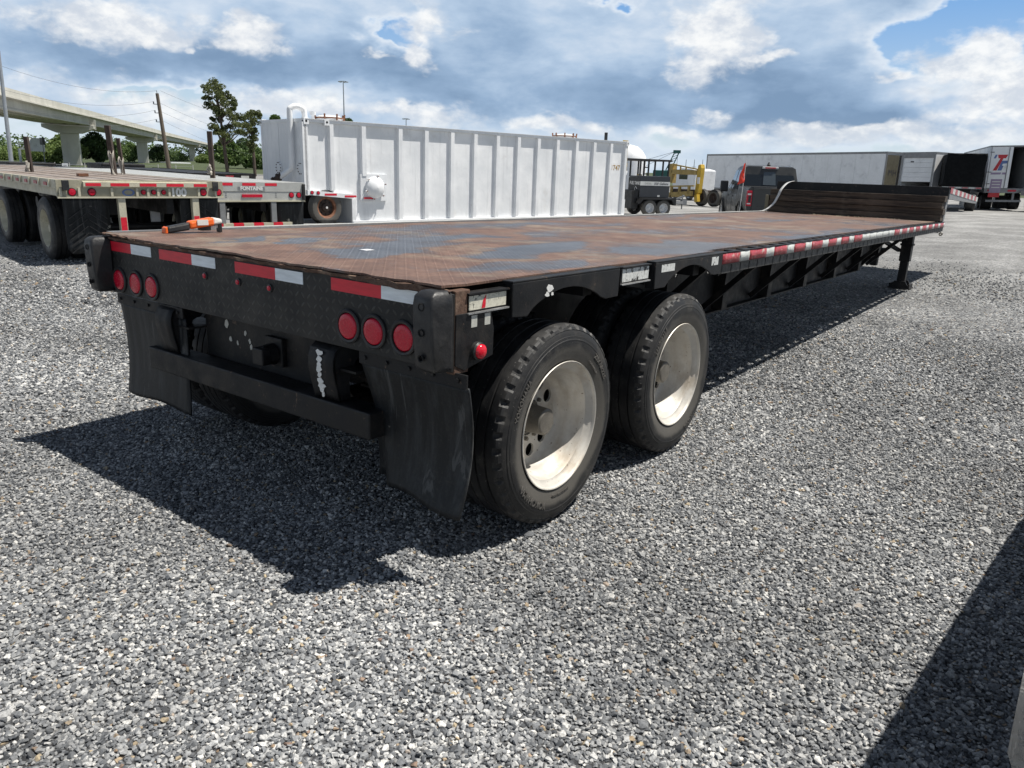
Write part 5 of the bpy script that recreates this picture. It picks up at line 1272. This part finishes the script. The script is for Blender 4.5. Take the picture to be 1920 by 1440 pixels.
# small white box with roll-up door
A = at(1692.5, 285.5, 56.5); Bq = at(1757, 284.5, 55.5)
T, L = frame('box_trailer', 'white box trailer with its ribbed roll up door half open', 'trailer', A, Bq, 'box trailers parked at the back of the yard'); h = 2.75; D = 7.5
B().box(0, L, 0, D, -.16, 0).o('roof', 'grey_trim', T); B().box(0, .14, 0, D, -h, -.16).o('side_wall', 'grey_white', T); B().box(L-.02, L+.0, .0, D, -h, -.16).o('side_wall', 'white_paint', T)
B().box(L-.14, L-.021, 0, .15, -h, -.16).o('door_post', 'grey_trim', T); B().box(.0, .13, -.02, 0, -h, 0).o('door_post', 'grey_trim', T); B().box(.14, L-.14, 0, .1, -.36, -.16).o('door_header', 'grey_trim', T)
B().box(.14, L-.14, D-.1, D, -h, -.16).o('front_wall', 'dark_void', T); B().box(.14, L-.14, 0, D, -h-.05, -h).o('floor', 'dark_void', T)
for i in range(5): B().box(.15, L-.15, .04, .07, -.36-(i+1)*.29+.008, -.36-i*.29).o('door_slat', 'grey_white', T)
B().box(.6, .8, .03, .0395, -.62, -.55).o('door_mark', 'letter_dark', T)
# black tarped trailer
A = at(1777, 287, 53.0); Bq = at(1853, 288, 53.2)
T, L = frame('tarped_trailer', 'flatbed trailer with a tall black tarpaulin cover', 'trailer', A, Bq); h = at(1815, 288, 53).z-at(1815, 351, 53).z
B().grid(lambda u, v: (L*u+.02*math.sin(v*11), -.02+.03*math.sin(u*14)*math.sin(v*3), -h*v), 20, 10).o('rear_tarp', 'tarp_black', T, smooth=True, solid=.02)
B().box(.02, L-.02, .03, 9, -h, -.02).o('cover', 'tarp_black', T, bevel=.1)
B().box(0, L, -.03, .1, -h-.12, -h-.01).o('sill', 'grey_trim', T)
for i in range(6): B().box(L*i/6+.03, L*(i+1)/6-.03, -.034, -.0305, -h-.09, -h-.03).o('red_strip' if i % 2 else 'white_strip', 'worn_red' if i % 2 else 'worn_white', T)
gg = gz(A.x, A.y)-A.z
for x, s_ in ((.0, -1), (L, 1)): simple_wheel(T, (x, 2, gg+.5), .5, .5, 'x', s_, 'silver_wheel')
B().box(.5, L-.5, .5, 8, -h-.5, -h-.13).o('chassis', 'dark_void', T)
# trailer with one painted door and an open bay
A = at(1861, 273, 58); Bq = at(1936, 272, 58.3)
T, L = frame('box_trailer', 'box trailer with a white painted left door and dark open right half', 'trailer', A, Bq, 'box trailers parked at the back of the yard'); h = at(1880, 273, 58).z-at(1880, 354, 58).z; D = 14; gg = gz(A.x, A.y)-A.z
B().box(-.08, L+.1, -.0, D, -.09, 0).o('roof', 'grey_trim', T); B().box(-.08, .0, .0, D, -h, -.09).o('side_wall', 'grey_white', T); B().box(L, L+.1, 0, D, -h, -.09).o('side_wall', 'grey_white', T)
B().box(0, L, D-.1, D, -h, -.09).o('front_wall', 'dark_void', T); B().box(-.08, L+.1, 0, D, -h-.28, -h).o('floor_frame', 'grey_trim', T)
dl = L*.49; o = B().box(.02, dl, -.05, .0, -h+.02, -.10).o('painted_door', 'white_paint', T, bevel=.01)
def poly(pts, mat, nm, y=-.056): B().prism(pts, 'y', y, y+.006).o(nm, mat, o)
k1 = dl/1.52; z0 = -.55
poly([(.55*k1, z0), (1.35*k1, z0), (1.20*k1, z0-.22), (1.02*k1, z0-.22), (.62*k1, z0-.95), (.32*k1, z0-.95), (.78*k1, z0-.22), (.62*k1, z0-.22)], 'logo_red', 'logo_stroke')
poly([(.36*k1, z0), (.52*k1, z0), (.42*k1, z0-.22), (.24*k1, z0-.22)], 'logo_blue', 'logo_stroke')
poly([(.92*k1, z0-.36), (1.45*k1, z0-.36), (1.40*k1, z0-.52), (1.05*k1, z0-.54), (.98*k1, z0-.64), (1.12*k1, z0-.68), (1.0*k1, z0-.95), (.68*k1, z0-.95)], 'logo_blue', 'logo_stroke')
st = []
for i in range(10): a = math.pi/2+i*math.pi/5; rr = .15 if i % 2 == 0 else .06; st.append((1.28*k1+rr*math.cos(a), z0-.74+rr*math.sin(a)))
poly(st, 'letter_white', 'logo_star', -.062)
poly([(.22*k1, -1.62), (1.02*k1, -1.62), (.98*k1, -1.74), (.18*k1, -1.74)], 'poster_mauve', 'text_line'); poly([(1.1*k1, -1.62), (1.46*k1, -1.62), (1.42*k1, -1.74), (1.06*k1, -1.74)], 'poster_mauve', 'text_line')
poly([(.30*k1, -2.02), (1.20*k1, -2.02), (1.16*k1, -2.85), (.26*k1, -2.85)], 'poster_mauve', 'poster'); poly([(.26*k1, -2.86), (1.16*k1, -2.86), (1.14*k1, -3.12), (.24*k1, -3.12)], 'logo_red', 'poster_foot')
for z in (-2.15, -2.32, -2.5): poly([(.42*k1, z), (1.08*k1, z), (1.07*k1, z-.05), (.41*k1, z-.05)], 'letter_white', 'poster_line', -.062)
for z in (-.4, -1.6, -2.3, -2.8): B().box(-.05, .16, -.07, -.05, z-.03, z+.03).o('hinge', 'grey_trim', o)
for x in (dl*.93,): B().cyl((x, -.075, -h), (x, -.075, -.12), .025, n=8).o('lock_rod', 'grey_trim', o)
B().box(dl-.1, dl+.12, -.06, .02, -h+.02, -.10).o('door_edge', 'white_paint', T)
for x0 in (.1, 1.2): B().box(x0, x0+.45, -.02, -.001, -h-.2, -h-.08).o('rear_lamp', 'lamp_red', T, bevel=.02)
for x, s_ in ((.0, -1), (L, 1)):
    for y in (1.5, 2.8): simple_wheel(T, (x, y, gg+.52), .52, .6, 'x', s_, 'galvanized')
b = B(); b.box(.5, .62, .1, .2, gg+.55, -h-.28); b.box(L-.62, L-.5, .1, .2, gg+.55, -h-.28); b.box(.1, L-.1, .05, .15, gg+.50, gg+.62); b.o('underride_guard', 'grey_trim', T)
B().box(.9, L-.6, 1.2, 3.2, gg+.05, gg+.85).o('axles', 'dark_void', T)
for x in (-1.05, -.55): B().cyl((x, .3, gg+.35), (x, .9, gg+.40), .22, .22, 18).o('fuel_cap_drum', 'galvanized', T, smooth=40)
# next trailer, at the frame edge
A = at(1922, 318, 58); Bq = at(1990, 318, 57.5)
T, L = frame('flatbed_trailer', 'low flatbed at the right edge of the yard with lit rear lamps', 'trailer', A, Bq)
B().box(0, L, 0, 8, -1.55, -1.25).o('deck', 'grey_trim', T); B().box(0, L, .5, .6, -1.25, -.1).o('headboard', 'grey_white', T); simple_wheel(T, (.0, 1.5, gz(A.x, A.y)-A.z+.5), .5, .5, 'x', -1, 'cream_paint')

# ---------------------------------------------- overpass
def overpass():
    C1 = gp(139, 320, 150); yr = YAW+math.atan((482-960)/FPX); D_ = Vector((math.sin(yr), math.cos(yr), 0)); Nn = Vector((D_.y, -D_.x, 0))
    if Nn.dot(Vector((CX, CY, 0))-C1) < 0: Nn = -Nn
    HW = 3.8
    E0 = C1+Nn*HW
    def edge(u, v):
        d = ray(u, v); h = Vector((d.x, d.y, 0)); a = Vector((CX, CY, 0))
        # intersect a + t h with E0 + s D
        det = h.x*(-D_.y)+h.y*D_.x; q = E0-a; t = (q.x*(-D_.y)+q.y*D_.x)/det; s_ = (h.x*q.y-h.y*q.x)/det
        return s_, CZ+t*d.z
    pts = [edge(u, v) for u, v in ((0, 160.5), (100, 189), (178, 210), (303, 245.5), (391, 268.6))]
    pts.sort(); print('overpass', [(round(a, 1), round(b, 1)) for a, b in pts])
    s = [p[0] for p in pts]; z = [p[1] for p in pts]
    # smooth straight-line extension both ways
    sl = (z[1]-z[0])/(s[1]-s[0]); sr = (z[-1]-z[-2])/(s[-1]-s[-2])
    ss = [s[0]-60]+s+[s[-1]+90]; zs = [z[0]-60*sl]+z+[z[-1]+90*sr*.9]
    T = thing('overpass', 'pale concrete highway overpass on hammerhead piers descending behind the yard', 'overpass', (C1.x, C1.y, 0))
    def P(s_, off, zz): q = E0+D_*s_-Nn*off; return (q.x-C1.x, q.y-C1.y, zz)
    def sweep(name, mat, off0, off1, d0, d1):
        b = B(); vs = []
        for a, c in zip(ss, zs): vs += [P(a, off0, c+d0), P(a, off1, c+d0), P(a, off1, c+d1), P(a, off0, c+d1)]
        n = len(ss); fs = [(i*4+j, i*4+(j+1) % 4, i*4+4+(j+1) % 4, i*4+4+j) for i in range(n-1) for j in range(4)]+[(0, 1, 2, 3), (n*4-1, n*4-2, n*4-3, n*4-4)]
        b.add(vs, fs); b.o(name, mat, T)
    sweep('parapet', 'concrete', 0, .35, -.80, 0); sweep('parapet', 'concrete', HW*2-.35, HW*2, -.80, 0)
    sweep('deck_slab', 'concrete', -.12, HW*2+.12, -.98, -.805)
    for o_ in (.7, 2.6, 4.5, 6.4): sweep('girder', 'concrete', o_, o_+.55, -2.02, -.985); 
    for o_ in (.55, 2.45, 4.35, 6.25): sweep('girder_flange', 'concrete', o_, o_+.85, -2.20, -2.025)
    def zat(s_): return float(np.interp(s_, ss, zs))
    def on_line(u):
        d = ray(u, 320); q = C1-Vector((CX, CY, 0)); det = d.x*(-D_.y)+d.y*D_.x; return (d.x*q.y-d.y*q.x)/det
    cs = [0, on_line(271), on_line(363)]; print('piers', cs); cs = [-85]+cs+[cs[-1]+150]
    for s_ in cs:
        zc = zat(s_)-2.22
        q = C1+D_*s_; g = gz(q.x, q.y)
        def PL(a, off, zz): w_ = C1+D_*(s_+a)+Nn*off; return (w_.x-C1.x, w_.y-C1.y, zz)
        def blk(nm, outline, a0, a1):
            n = len(outline); vs = [PL(a0, o_, z_) for o_, z_ in outline]+[PL(a1, o_, z_) for o_, z_ in outline]
            B().add(vs, [tuple(range(n)), tuple(range(2*n-1, n-1, -1))]+[(i, i+n, (i+1) % n+n, (i+1) % n) for i in range(n)]).o(nm, 'concrete', T, bevel=.04)
        blk('pier_cap', [(-HW, zc), (HW, zc), (HW, zc-.55), (1.75, zc-1.35), (-1.75, zc-1.35), (-HW, zc-.55)], -.9, .9)
        blk('pier_column', [(-1.3, zc-1.355), (1.3, zc-1.355), (1.3, g), (-1.3, g)], -.6, .6)
    # drain pipes and joint diaphragms along the parapet
    for s_ in cs[1:4]: 
        b = B(); zc = zat(s_); b.add([P(s_-.15, -.16, zc-2.9), P(s_+.15, -.16, zc-2.9), P(s_+.15, .6, zc-2.9), P(s_-.15, .6, zc-2.9), P(s_-.15, -.16, zc-1.3), P(s_+.15, -.16, zc-1.3), P(s_+.15, .6, zc-1.3), P(s_-.15, .6, zc-1.3)], [(0, 3, 2, 1), (4, 5, 6, 7), (0, 1, 5, 4), (1, 2, 6, 5), (2, 3, 7, 6), (3, 0, 4, 7)]); b.o('joint_diaphragm', 'concrete', T)
overpass()

# ---------------------------------------------- trees
def leaf_cloud(b, centre, rad, n, size, flat=.75):
    c = np.array(centre); d = rng.normal(0, 1, (n, 3)); d /= np.linalg.norm(d, axis=1)[:, None]
    r = rng.uniform(.55, 1.0, n)**.7
    p = c+d*r[:, None]*np.array([rad, rad, rad*flat])
    for q in p:
        a = Vector(rng.normal(0, 1, 3)).normalized(); t = a.orthogonal().normalized()*size*rng.uniform(.6, 1.3); s2 = a.cross(t).normalized()*size*rng.uniform(.4, .9)
        q = Vector(q); o = len(b.v); b.v += [tuple(q-t), tuple(q+s2), tuple(q+t), tuple(q-s2)]; b.f.append((o, o+1, o+2, o+3))
def tree(u, vt, d, wpx, mat, label, n=9, trunk=.25, name='broadleaf_tree', leaves=420, crown_low=.12, group='trees along the back of the yard', vb=None):
    P = gp(u, vt, d); H = at(u, vt, d).z-P.z; Wm = wpx*d/1424
    T = thing(name, label, 'tree', P, 0, group)
    b = B(); b.tube([(0, 0, 0), (.1, .05, H*.3), (-.05, .1, H*.6), (0, 0, H*.9)], [trunk, trunk*.8, trunk*.5, trunk*.15], 8)
    c = B()
    for i in range(n):
        t = (i+.5)/n; z = H*(crown_low+.10+(.78-crown_low)*t); rr = Wm*.5*(1.0-abs(t-.38)*.95); a = i*2.4+rng.uniform(-.5, .5)
        q = (rr*.62*math.cos(a), rr*.62*math.sin(a), z); s_ = max(.14*Wm, rr*.52)
        b.tube([(0, 0, z*.7), (q[0]*.5, q[1]*.5, z*.88), q], [trunk*.35, trunk*.2, trunk*.08], 6)
        leaf_cloud(c, q, s_, leaves, .20+H*.014)
        leaf_cloud(c, (q[0]*.35, q[1]*.35, z+s_*.2), s_*.9, leaves//2, .20+H*.014)
    leaf_cloud(c, (0, 0, H*.90), Wm*.22, leaves, .20+H*.014)
    b.o('trunk', 'bark', T, smooth=True); c.o('crown', mat, T)
for a in ((25, 289, 210, 90, 'leaf_light', 'distant low pale green tree at the left edge of the frame'),
    (88, 278, 172, 62, 'leaf_light', 'bright green tree just left of the nearest overpass pier'),
    (118, 257, 178, 62, 'leaf_light', 'tall bright green tree directly behind the nearest overpass pier'),
    (176, 254, 182, 62, 'leaf_dark', 'dark green tree right of the nearest overpass pier'),
    (207, 268, 262, 62, 'leaf_broad', 'green tree behind the two leaning stakes'),
    (238, 270, 270, 52, 'leaf_broad', 'leafy tree left of the second overpass pier'),
    (300, 277, 275, 50, 'leaf_dark', 'dark tree right of the second overpass pier'),
    (330, 292, 420, 62, 'leaf_light', 'hazy tree beyond the wooden utility pole'),
    (380, 292, 300, 30, 'leaf_light', 'small light green tree beside the third overpass pier'),
    (424, 262, 170, 60, 'leaf_broad', 'broad tree at the foot of the tall pine'),
    (458, 266, 175, 66, 'leaf_dark', 'dark broad tree between the tall pine and the white tank'),
    (478, 282, 165, 60, 'leaf_broad', 'green tree squeezed between the shorter pine and the white tank'),
    (515, 211, 105, 34, 'leaf_broad', 'tree top showing above the white tank beside its vent pipe', 8),
    (652, 217, 120, 30, 'leaf_dark', 'small tree top above the white tank under the tall light mast', 8)):
    tree(*a)
def far_wood():
    c = B()
    for u in range(-60, 500, 9):
        P = gp(u+rng.uniform(-3, 3), 320, rng.uniform(465, 510)); H = rng.uniform(6.0, 11.0)
        for z in (H*.35, H*.75): leaf_cloud(c, (P.x, P.y, P.z+z), H*.42, 60, .65)
    o = c.o('far_wood', 'leaf_broad'); tag(o, 'far off low wood closing the view under the overpass', 'wood', kind='stuff')
far_wood()
def pine(u0, v0, d, clumps, label, ub):
    """tall pine: bare trunk, foliage in ragged pads at the ends of limbs"""
    P = gp(ub, 322, d); T = thing('pine_tree', label, 'tree', P, 0, 'pines'); b = B(); c = B()
    ex = _R0
    def loc(u, v, dep=0): q = at(u, v, d)-P; dv = Vector((q.x+math.sin(YAW-.33)*dep, q.y+math.cos(YAW-.33)*dep, q.z)); return dv
    tr = [loc(ub, 322), loc((ub*2+u0)/3, (322*2+v0)/3), loc((ub+u0*2)/3, (322+v0*2)/3), loc(u0, v0+8)]
    tr[0] = Vector((0, 0, 0)); b.tube(tr, [.19, .16, .11, .04], 9)
    for (u, v, ru, rv) in clumps:
        dep = rng.uniform(-1.4, 1.4); q = loc(u, v, dep); s_ = ru*d/1424
        t = min(1, max(0.05, (322-v-8)/(322-v0))); base = tr[0].lerp(tr[3], max(.3, t-.04))
        b.tube([base, base.lerp(q, .5)+Vector((0, 0, -.15)), q], [.09, .06, .02], 6)
        for k_ in range(6):
            qq = q+Vector((ex.x*rng.uniform(-.9, .9)*s_, ex.y*rng.uniform(-.9, .9)*s_+rng.uniform(-.3, .3), rng.uniform(-.8, .8)*rv*d/1424)); leaf_cloud(c, qq, s_*rng.uniform(.35, .6), 90, .095, .6+.3*rv/ru)
    b.o('trunk', 'bark', T, smooth=True); c.o('crown', 'needle_pine', T)
pine(404, 152, 92, [(402, 158, 14, 8), (415, 166, 14, 7), (392, 170, 12, 6), (388, 180, 9, 5), (425, 176, 10, 7), (404, 180, 12, 6), (394, 196, 12, 5), (431, 186, 10, 8), (418, 192, 13, 7), (433, 200, 9, 8), (404, 204, 12, 5), (420, 208, 14, 6), (412, 216, 12, 5), (438, 219, 12, 6), (448, 221, 10, 5), (405, 226, 10, 5), (442, 232, 10, 5), (428, 240, 14, 5), (445, 246, 12, 4), (404, 240, 10, 5), (408, 250, 8, 4), (424, 252, 12, 4), (452, 248, 6, 3)], 'tall ragged pine tree with bare lower trunk left of the white tank', 427)
pine(469, 205, 98, [(468, 211, 9, 6), (478, 213, 8, 5), (458, 221, 11, 5), (484, 217, 6, 5), (472, 226, 14, 7), (462, 240, 12, 6), (475, 238, 10, 8), (466, 250, 10, 5), (475, 258, 10, 6), (470, 270, 9, 5), (480, 250, 10, 8), (472, 282, 8, 4)], 'shorter pine tree partly hidden by the left end of the white tank', 478)

# ---------------------------------------------- poles, wires, signs
def pole_between(b, u0, v0, u1, v1, d, r0, r1, n=10):
    p0 = gp(u0, v0, d); p1 = at(u1, v1, d); return p0, p1
p0, p1 = gp(319, 322, 72), at(294.5, 175, 72)
T = thing('utility_pole', 'leaning wooden utility pole with three side brackets and wires', 'pole', p0)
L1 = p1-p0; B().cyl((0, 0, 0), L1, .19, .13, 12).o('pole_shaft', 'pole_wood', T, smooth=True)
ends = []
for v in (193, 207.5, 222.5):
    t = (322-v)/(322-175); q = L1*t; e_ = q-_R0*.42; B().bar(q, e_, .06).bar(e_, e_+Vector((0, 0, .20)), .07).o('bracket', 'galvanized', T); ends.append(p0+e_+Vector((0, 0, .2)))
B().cyl(L1, L1+Vector((-.05, 0, .22)), .03, n=6).o('top_insulator', 'galvanized', T); ends.insert(0, p1+Vector((0, 0, .2)))
def wire(a, b_, sag, label, r=.009):
    pts = [a.lerp(b_, i/14)-Vector((0, 0, sag*4*(i/14)*(1-i/14))) for i in range(15)]
    o = B().tube([q-a for q in pts], r, 5).o('power_wire', 'wire', loc=a); tag(o, label, 'wire', 'power wires of the utility pole')
for i, (v, nm) in enumerate(((110, 'topmost'), (158, 'second highest'), (192, 'third highest'), (212, 'lowest'))):
    wire(ends[i], at(-60, v-10, 60), .8, nm+' wire running from the utility pole to the left edge')
    wire(ends[i]+_R0*.3, at(480, (228, 259, 270, 292)[i]-2, 130), .5, nm+' wire running from the utility pole towards the pine')
p0, p1 = gp(22, 316, 58), at(-3, 95, 58)
o = B().cyl((0, 0, 0), p1-p0, .13, .09, 16).o('light_pole', 'galvanized', smooth=True, loc=p0); tag(o, 'tall leaning grey metal pole at the left edge of the frame', 'pole')
for u, vt, d, lb in ((648, 152, 210, 'tall highway light mast rising behind the white tank'), (762, 222, 260, 'small distant light mast above the middle of the white tank')):
    P = gp(u, 320, d); zt = at(u, vt, d).z-P.z; T = thing('light_mast', lb, 'street light', P)
    B().cyl((0, 0, 0), (0, 0, zt), .22, .12, 8).o('mast_shaft', 'galvanized', T)
    for k_ in range(6): a = 6.283*k_/6; B().bar((0, 0, zt), (1.0*math.cos(a), 1.0*math.sin(a), zt-.1), .07).box(1.0*math.cos(a)-.22, 1.0*math.cos(a)+.22, 1.0*math.sin(a)-.22, 1.0*math.sin(a)+.22, zt-.32, zt-.12).o('lamp_head', 'galvanized', T)
# sign gantry
A = at(33, 268, 150); Bq = at(80, 268, 154); T, L = frame('sign_gantry', 'white truss gantry carrying a grey sign board seen from behind', 'sign', A, Bq, level=True)
g = gz(A.x, A.y)-A.z
b = B(); b.bar((0, 0, 0), (L, 0, 0), .14); b.bar((0, 0, -.9), (L, 0, -.9), .14)
for i in range(7): b.bar((L*i/7, 0, -.9 if i % 2 else 0), (L*(i+1)/7, 0, 0 if i % 2 else -.9), .1)
b.o('truss', 'galvanized', T); B().cyl((.15, 0, g), (.15, 0, -.9), .2, n=10).o('column', 'galvanized', T)
B().box(L*.45, L*1.05, -.1, 0, -1.2, .9).o('board', 'grey_white', T)
P = gp(84, 300, 150); zt = at(86, 262, 150).z-P.z
T = thing('floodlight', 'small dark square floodlight on a thin post above the trees', 'light', P); B().cyl((0, 0, 0), (0, 0, zt-.3), .08, n=6).o('post', 'grey_trim', T); B().box(-.5, .5, -.2, .2, zt-.8, zt+.3).o('lamp_head', 'car_trim', T)
A = at(116, 306, 60); Bq = at(127, 306, 60); T, L = frame('notice_sign', 'small white notice sign on the wire fence left of the nearest pier', 'sign', A, Bq, level=True)
B().box(0, L, 0, .03, -.58, 0).o('board', 'sign_white', T); B().box(L*.45, L*.52, .031, .09, gz(A.x, A.y)-A.z, -.01).o('post', 'galvanized', T)
for i in range(4): B().box(L*.2, L*.8, -.004, -.001, -.14-i*.12, -.10-i*.12).o('text_line', 'grey_trim', T)
# wire fence
T = thing('wire_fence', 'low wire fence with pale posts along the back of the yard', 'fence', gp(95, 318, 64))
o0 = T.location; ps = [gp(u, 318, 64+i*1.2) for i, u in enumerate((60, 82, 104, 131, 160, 188, 215, 243, 270, 297, 330, 362))]
for p in ps: B().cyl(p-o0, p-o0+Vector((.0, 0, 1.25)), .035, n=6).o('fence_post', 'letter_grey', T)
for h in (.5, .8, 1.1): B().tube([p-o0+Vector((0, 0, h)) for p in ps], .012, 4).o('fence_wire', 'galvanized', T)
# distant pale building
A = at(322, 304, 260); Bq = at(355, 304, 262); T, L = frame('warehouse', 'distant white building between the second and third piers', 'building', A, Bq, level=True); g = gz(A.x, A.y)-A.z
B().box(0, L, 0, 8, g, -.8).o('wall', 'wall_pale', T); B().box(-.3, L+.3, -.3, 8.3, -.79, 0).o('roof', 'white_paint', T)
for i in range(3): B().box(L*.15+i*L*.27, L*.15+i*L*.27+L*.16, -.03, -.001, -3.2, -1.8).o('window', 'tint_glass', T)

# ---------------------------------------------- trailers and stakes behind the two left flatbeds
def plain_flatbed(u, d, zdeck, rz, label, L=11., rail='white_paint', W_=2.5):
    C = at(u, 325, d); g = gz(C.x, C.y); T = thing('flatbed_trailer', label, 'trailer', (C.x, C.y, g), rz, 'flatbeds in the back rows'); H = zdeck-g
    B().box(-W_, 0, 0, L, H-.10, H).o('deck', 'frame_black', T); B().box(-W_, 0, -.04, 0, H-.22, H+.005).o('rear_sill', 'frame_black', T)
    for x in (-W_-.03, .0): B().box(x, x+.03, 0, L, H-.12, H+.02).o('side_rail', rail, T)
    for i in range(4): B().box(-W_+.2+i*.58, -W_+.5+i*.58, -.045, -.0405, H-.15, H-.06).o('red_tape' if i % 2 == 0 else 'white_tape', 'worn_red' if i % 2 == 0 else 'worn_white', T)
    for x in (-1.7, -.8): B().box(x-.06, x+.06, .2, L, H-.5, H-.11).o('main_beam', 'frame_black', T)
    for y in (1., 2.3):
        for x, s_ in ((-W_, -1), (0, 1)): simple_wheel(T, (x, y, .48), .48, .5, 'x', s_, 'post_rust')
    B().box(-W_+.3, -.3, L, L+2.4, H-.3, H+.15).o('gooseneck', 'frame_black', T, bevel=.05)
    for x in (-2.2, -.3): B().box(x-.05, x+.05, L-1, L-.9, 0, H-.1).o('landing_leg', 'frame_black', T)
    return T, H
plain_flatbed(318, 31, 1.02, 84, 'dark flatbed with a pale side rail behind the utility pole foot')
plain_flatbed(405, 27, .92, 84, 'black low flatbed in the back row in front of the pine')
plain_flatbed(478, 31, 1.08, 80, 'black nested flatbed just left of the white tank', rail='frame_black')
C = gp(240, 326, 19.5); 
T, H = plain_flatbed(440, 20.3, 1.0, 82, 'flatbed behind the cream flatbed, carrying upright rusty stakes', 13.5, 'grey_trim')
def stake(u0, v0, u1, v1, d, label, wrap=0, w=.085):
    p0 = at(u0, v0, d); p0.z = 1.005; p1 = at(u1, v1, d); T = thing('steel_stake', label, 'stake', p0, 0, 'rusty stakes on the rear flatbed')
    b = B(); b.bar((0, 0, 0), p1-p0, w, w*.8, up=_F); b.o('post', 'post_rust', T, bevel=.006)
    if wrap == 1:
        b = B(); Lv = (p1-p0)*.58; b.grid(lambda u, v: (Lv.x*v+_R0.x*(u-.4)*(.13+.05*math.sin(v*7+1)-.07*v)-_F.x*(.05+.02*math.sin(u*8+v*9)), Lv.y*v+_R0.y*(u-.4)*(.13+.05*math.sin(v*7+1)-.07*v)-_F.y*(.05+.02*math.sin(u*8+v*9)), Lv.z*v-.02+(.06*math.sin(u*7) if v > .95 else 0)), 6, 16); b.o('wrapping', 'rag', T, smooth=True, solid=.012)
    if wrap == 2:
        c = (p1-p0)*.32; b = B(); random.seed(int(u0))
        for i in range(7): b.bar((c.x+random.uniform(-.07, .07), c.y-.05, c.z+random.uniform(-.15, .12)), (c.x+random.uniform(-.10, .12), c.y-.08, c.z+random.uniform(-.12, .16)), .05, .03)
        b.o('torn_rag', 'rag', T, bevel=.01)
stake(58, 316, 48, 256, 19.0, 'short rusty stake near the left edge with a pale knot of rag', 2)
stake(215, 324, 201, 235, 18.2, 'tallest leaning stake with long pale torn wrapping', 1, .10)
stake(232, 325, 221, 259, 18.6, 'thinner stake just right of the tallest wrapped stake', 1, .07)
stake(399, 332, 392.5, 246, 19.5, 'rusty stake standing in front of the pine with a torn pale rag', 2, .10)

# ---------------------------------------------- white vehicle beside the photographer
T = thing('parked_truck', 'white vehicle at the lower right edge, only its flank in the frame', 'truck', (2.015, 1.1, 0), -5.4)
def pr(t): # outline in x (inwards) / z
    return [(.10, .38), (.0, .50), (-.01, .80), (.0, 1.1), (.06, 1.22), (.35, 1.28)]
b = B(); ys = [-2.0+.25*i for i in range(17)]
vs = []; 
for y in ys:
    k_ = sst(1.6, 2.0, y)*.05+sst(-1.5, -1.9, y)*.13
    for x, z in pr(0): vs.append((x+k_, y, z-(.06*sst(1.3, 2.0, y) if z > 1.0 else 0)))
    vs += [(1.6, y, 1.29), (1.95, y, .8), (1.95, y, .38)]
n = 9; fs = [(i*n+j, i*n+(j+1) % n, (i+1)*n+(j+1) % n, (i+1)*n+j) for i in range(len(ys)-1) for j in range(n)]+[tuple(range(n-1, -1, -1)), tuple(range((len(ys)-1)*n, len(ys)*n))]
b.add(vs, fs); b.o('body', 'car_white', T, smooth=40)
B().hexa([(.25, -2.0, 1.26), (1.7, -2.0, 1.26), (1.7, -.2, 1.26), (.25, -.2, 1.26), (.42, -1.9, 1.62), (1.55, -1.9, 1.62), (1.55, -.9, 1.62), (.42, -.9, 1.62)]).o('cab', 'car_white', T, bevel=.05)
for y in (.9, -1.7): simple_wheel(T, (.05, y, .36), .36, .22, 'x', -1, 'silver_wheel')
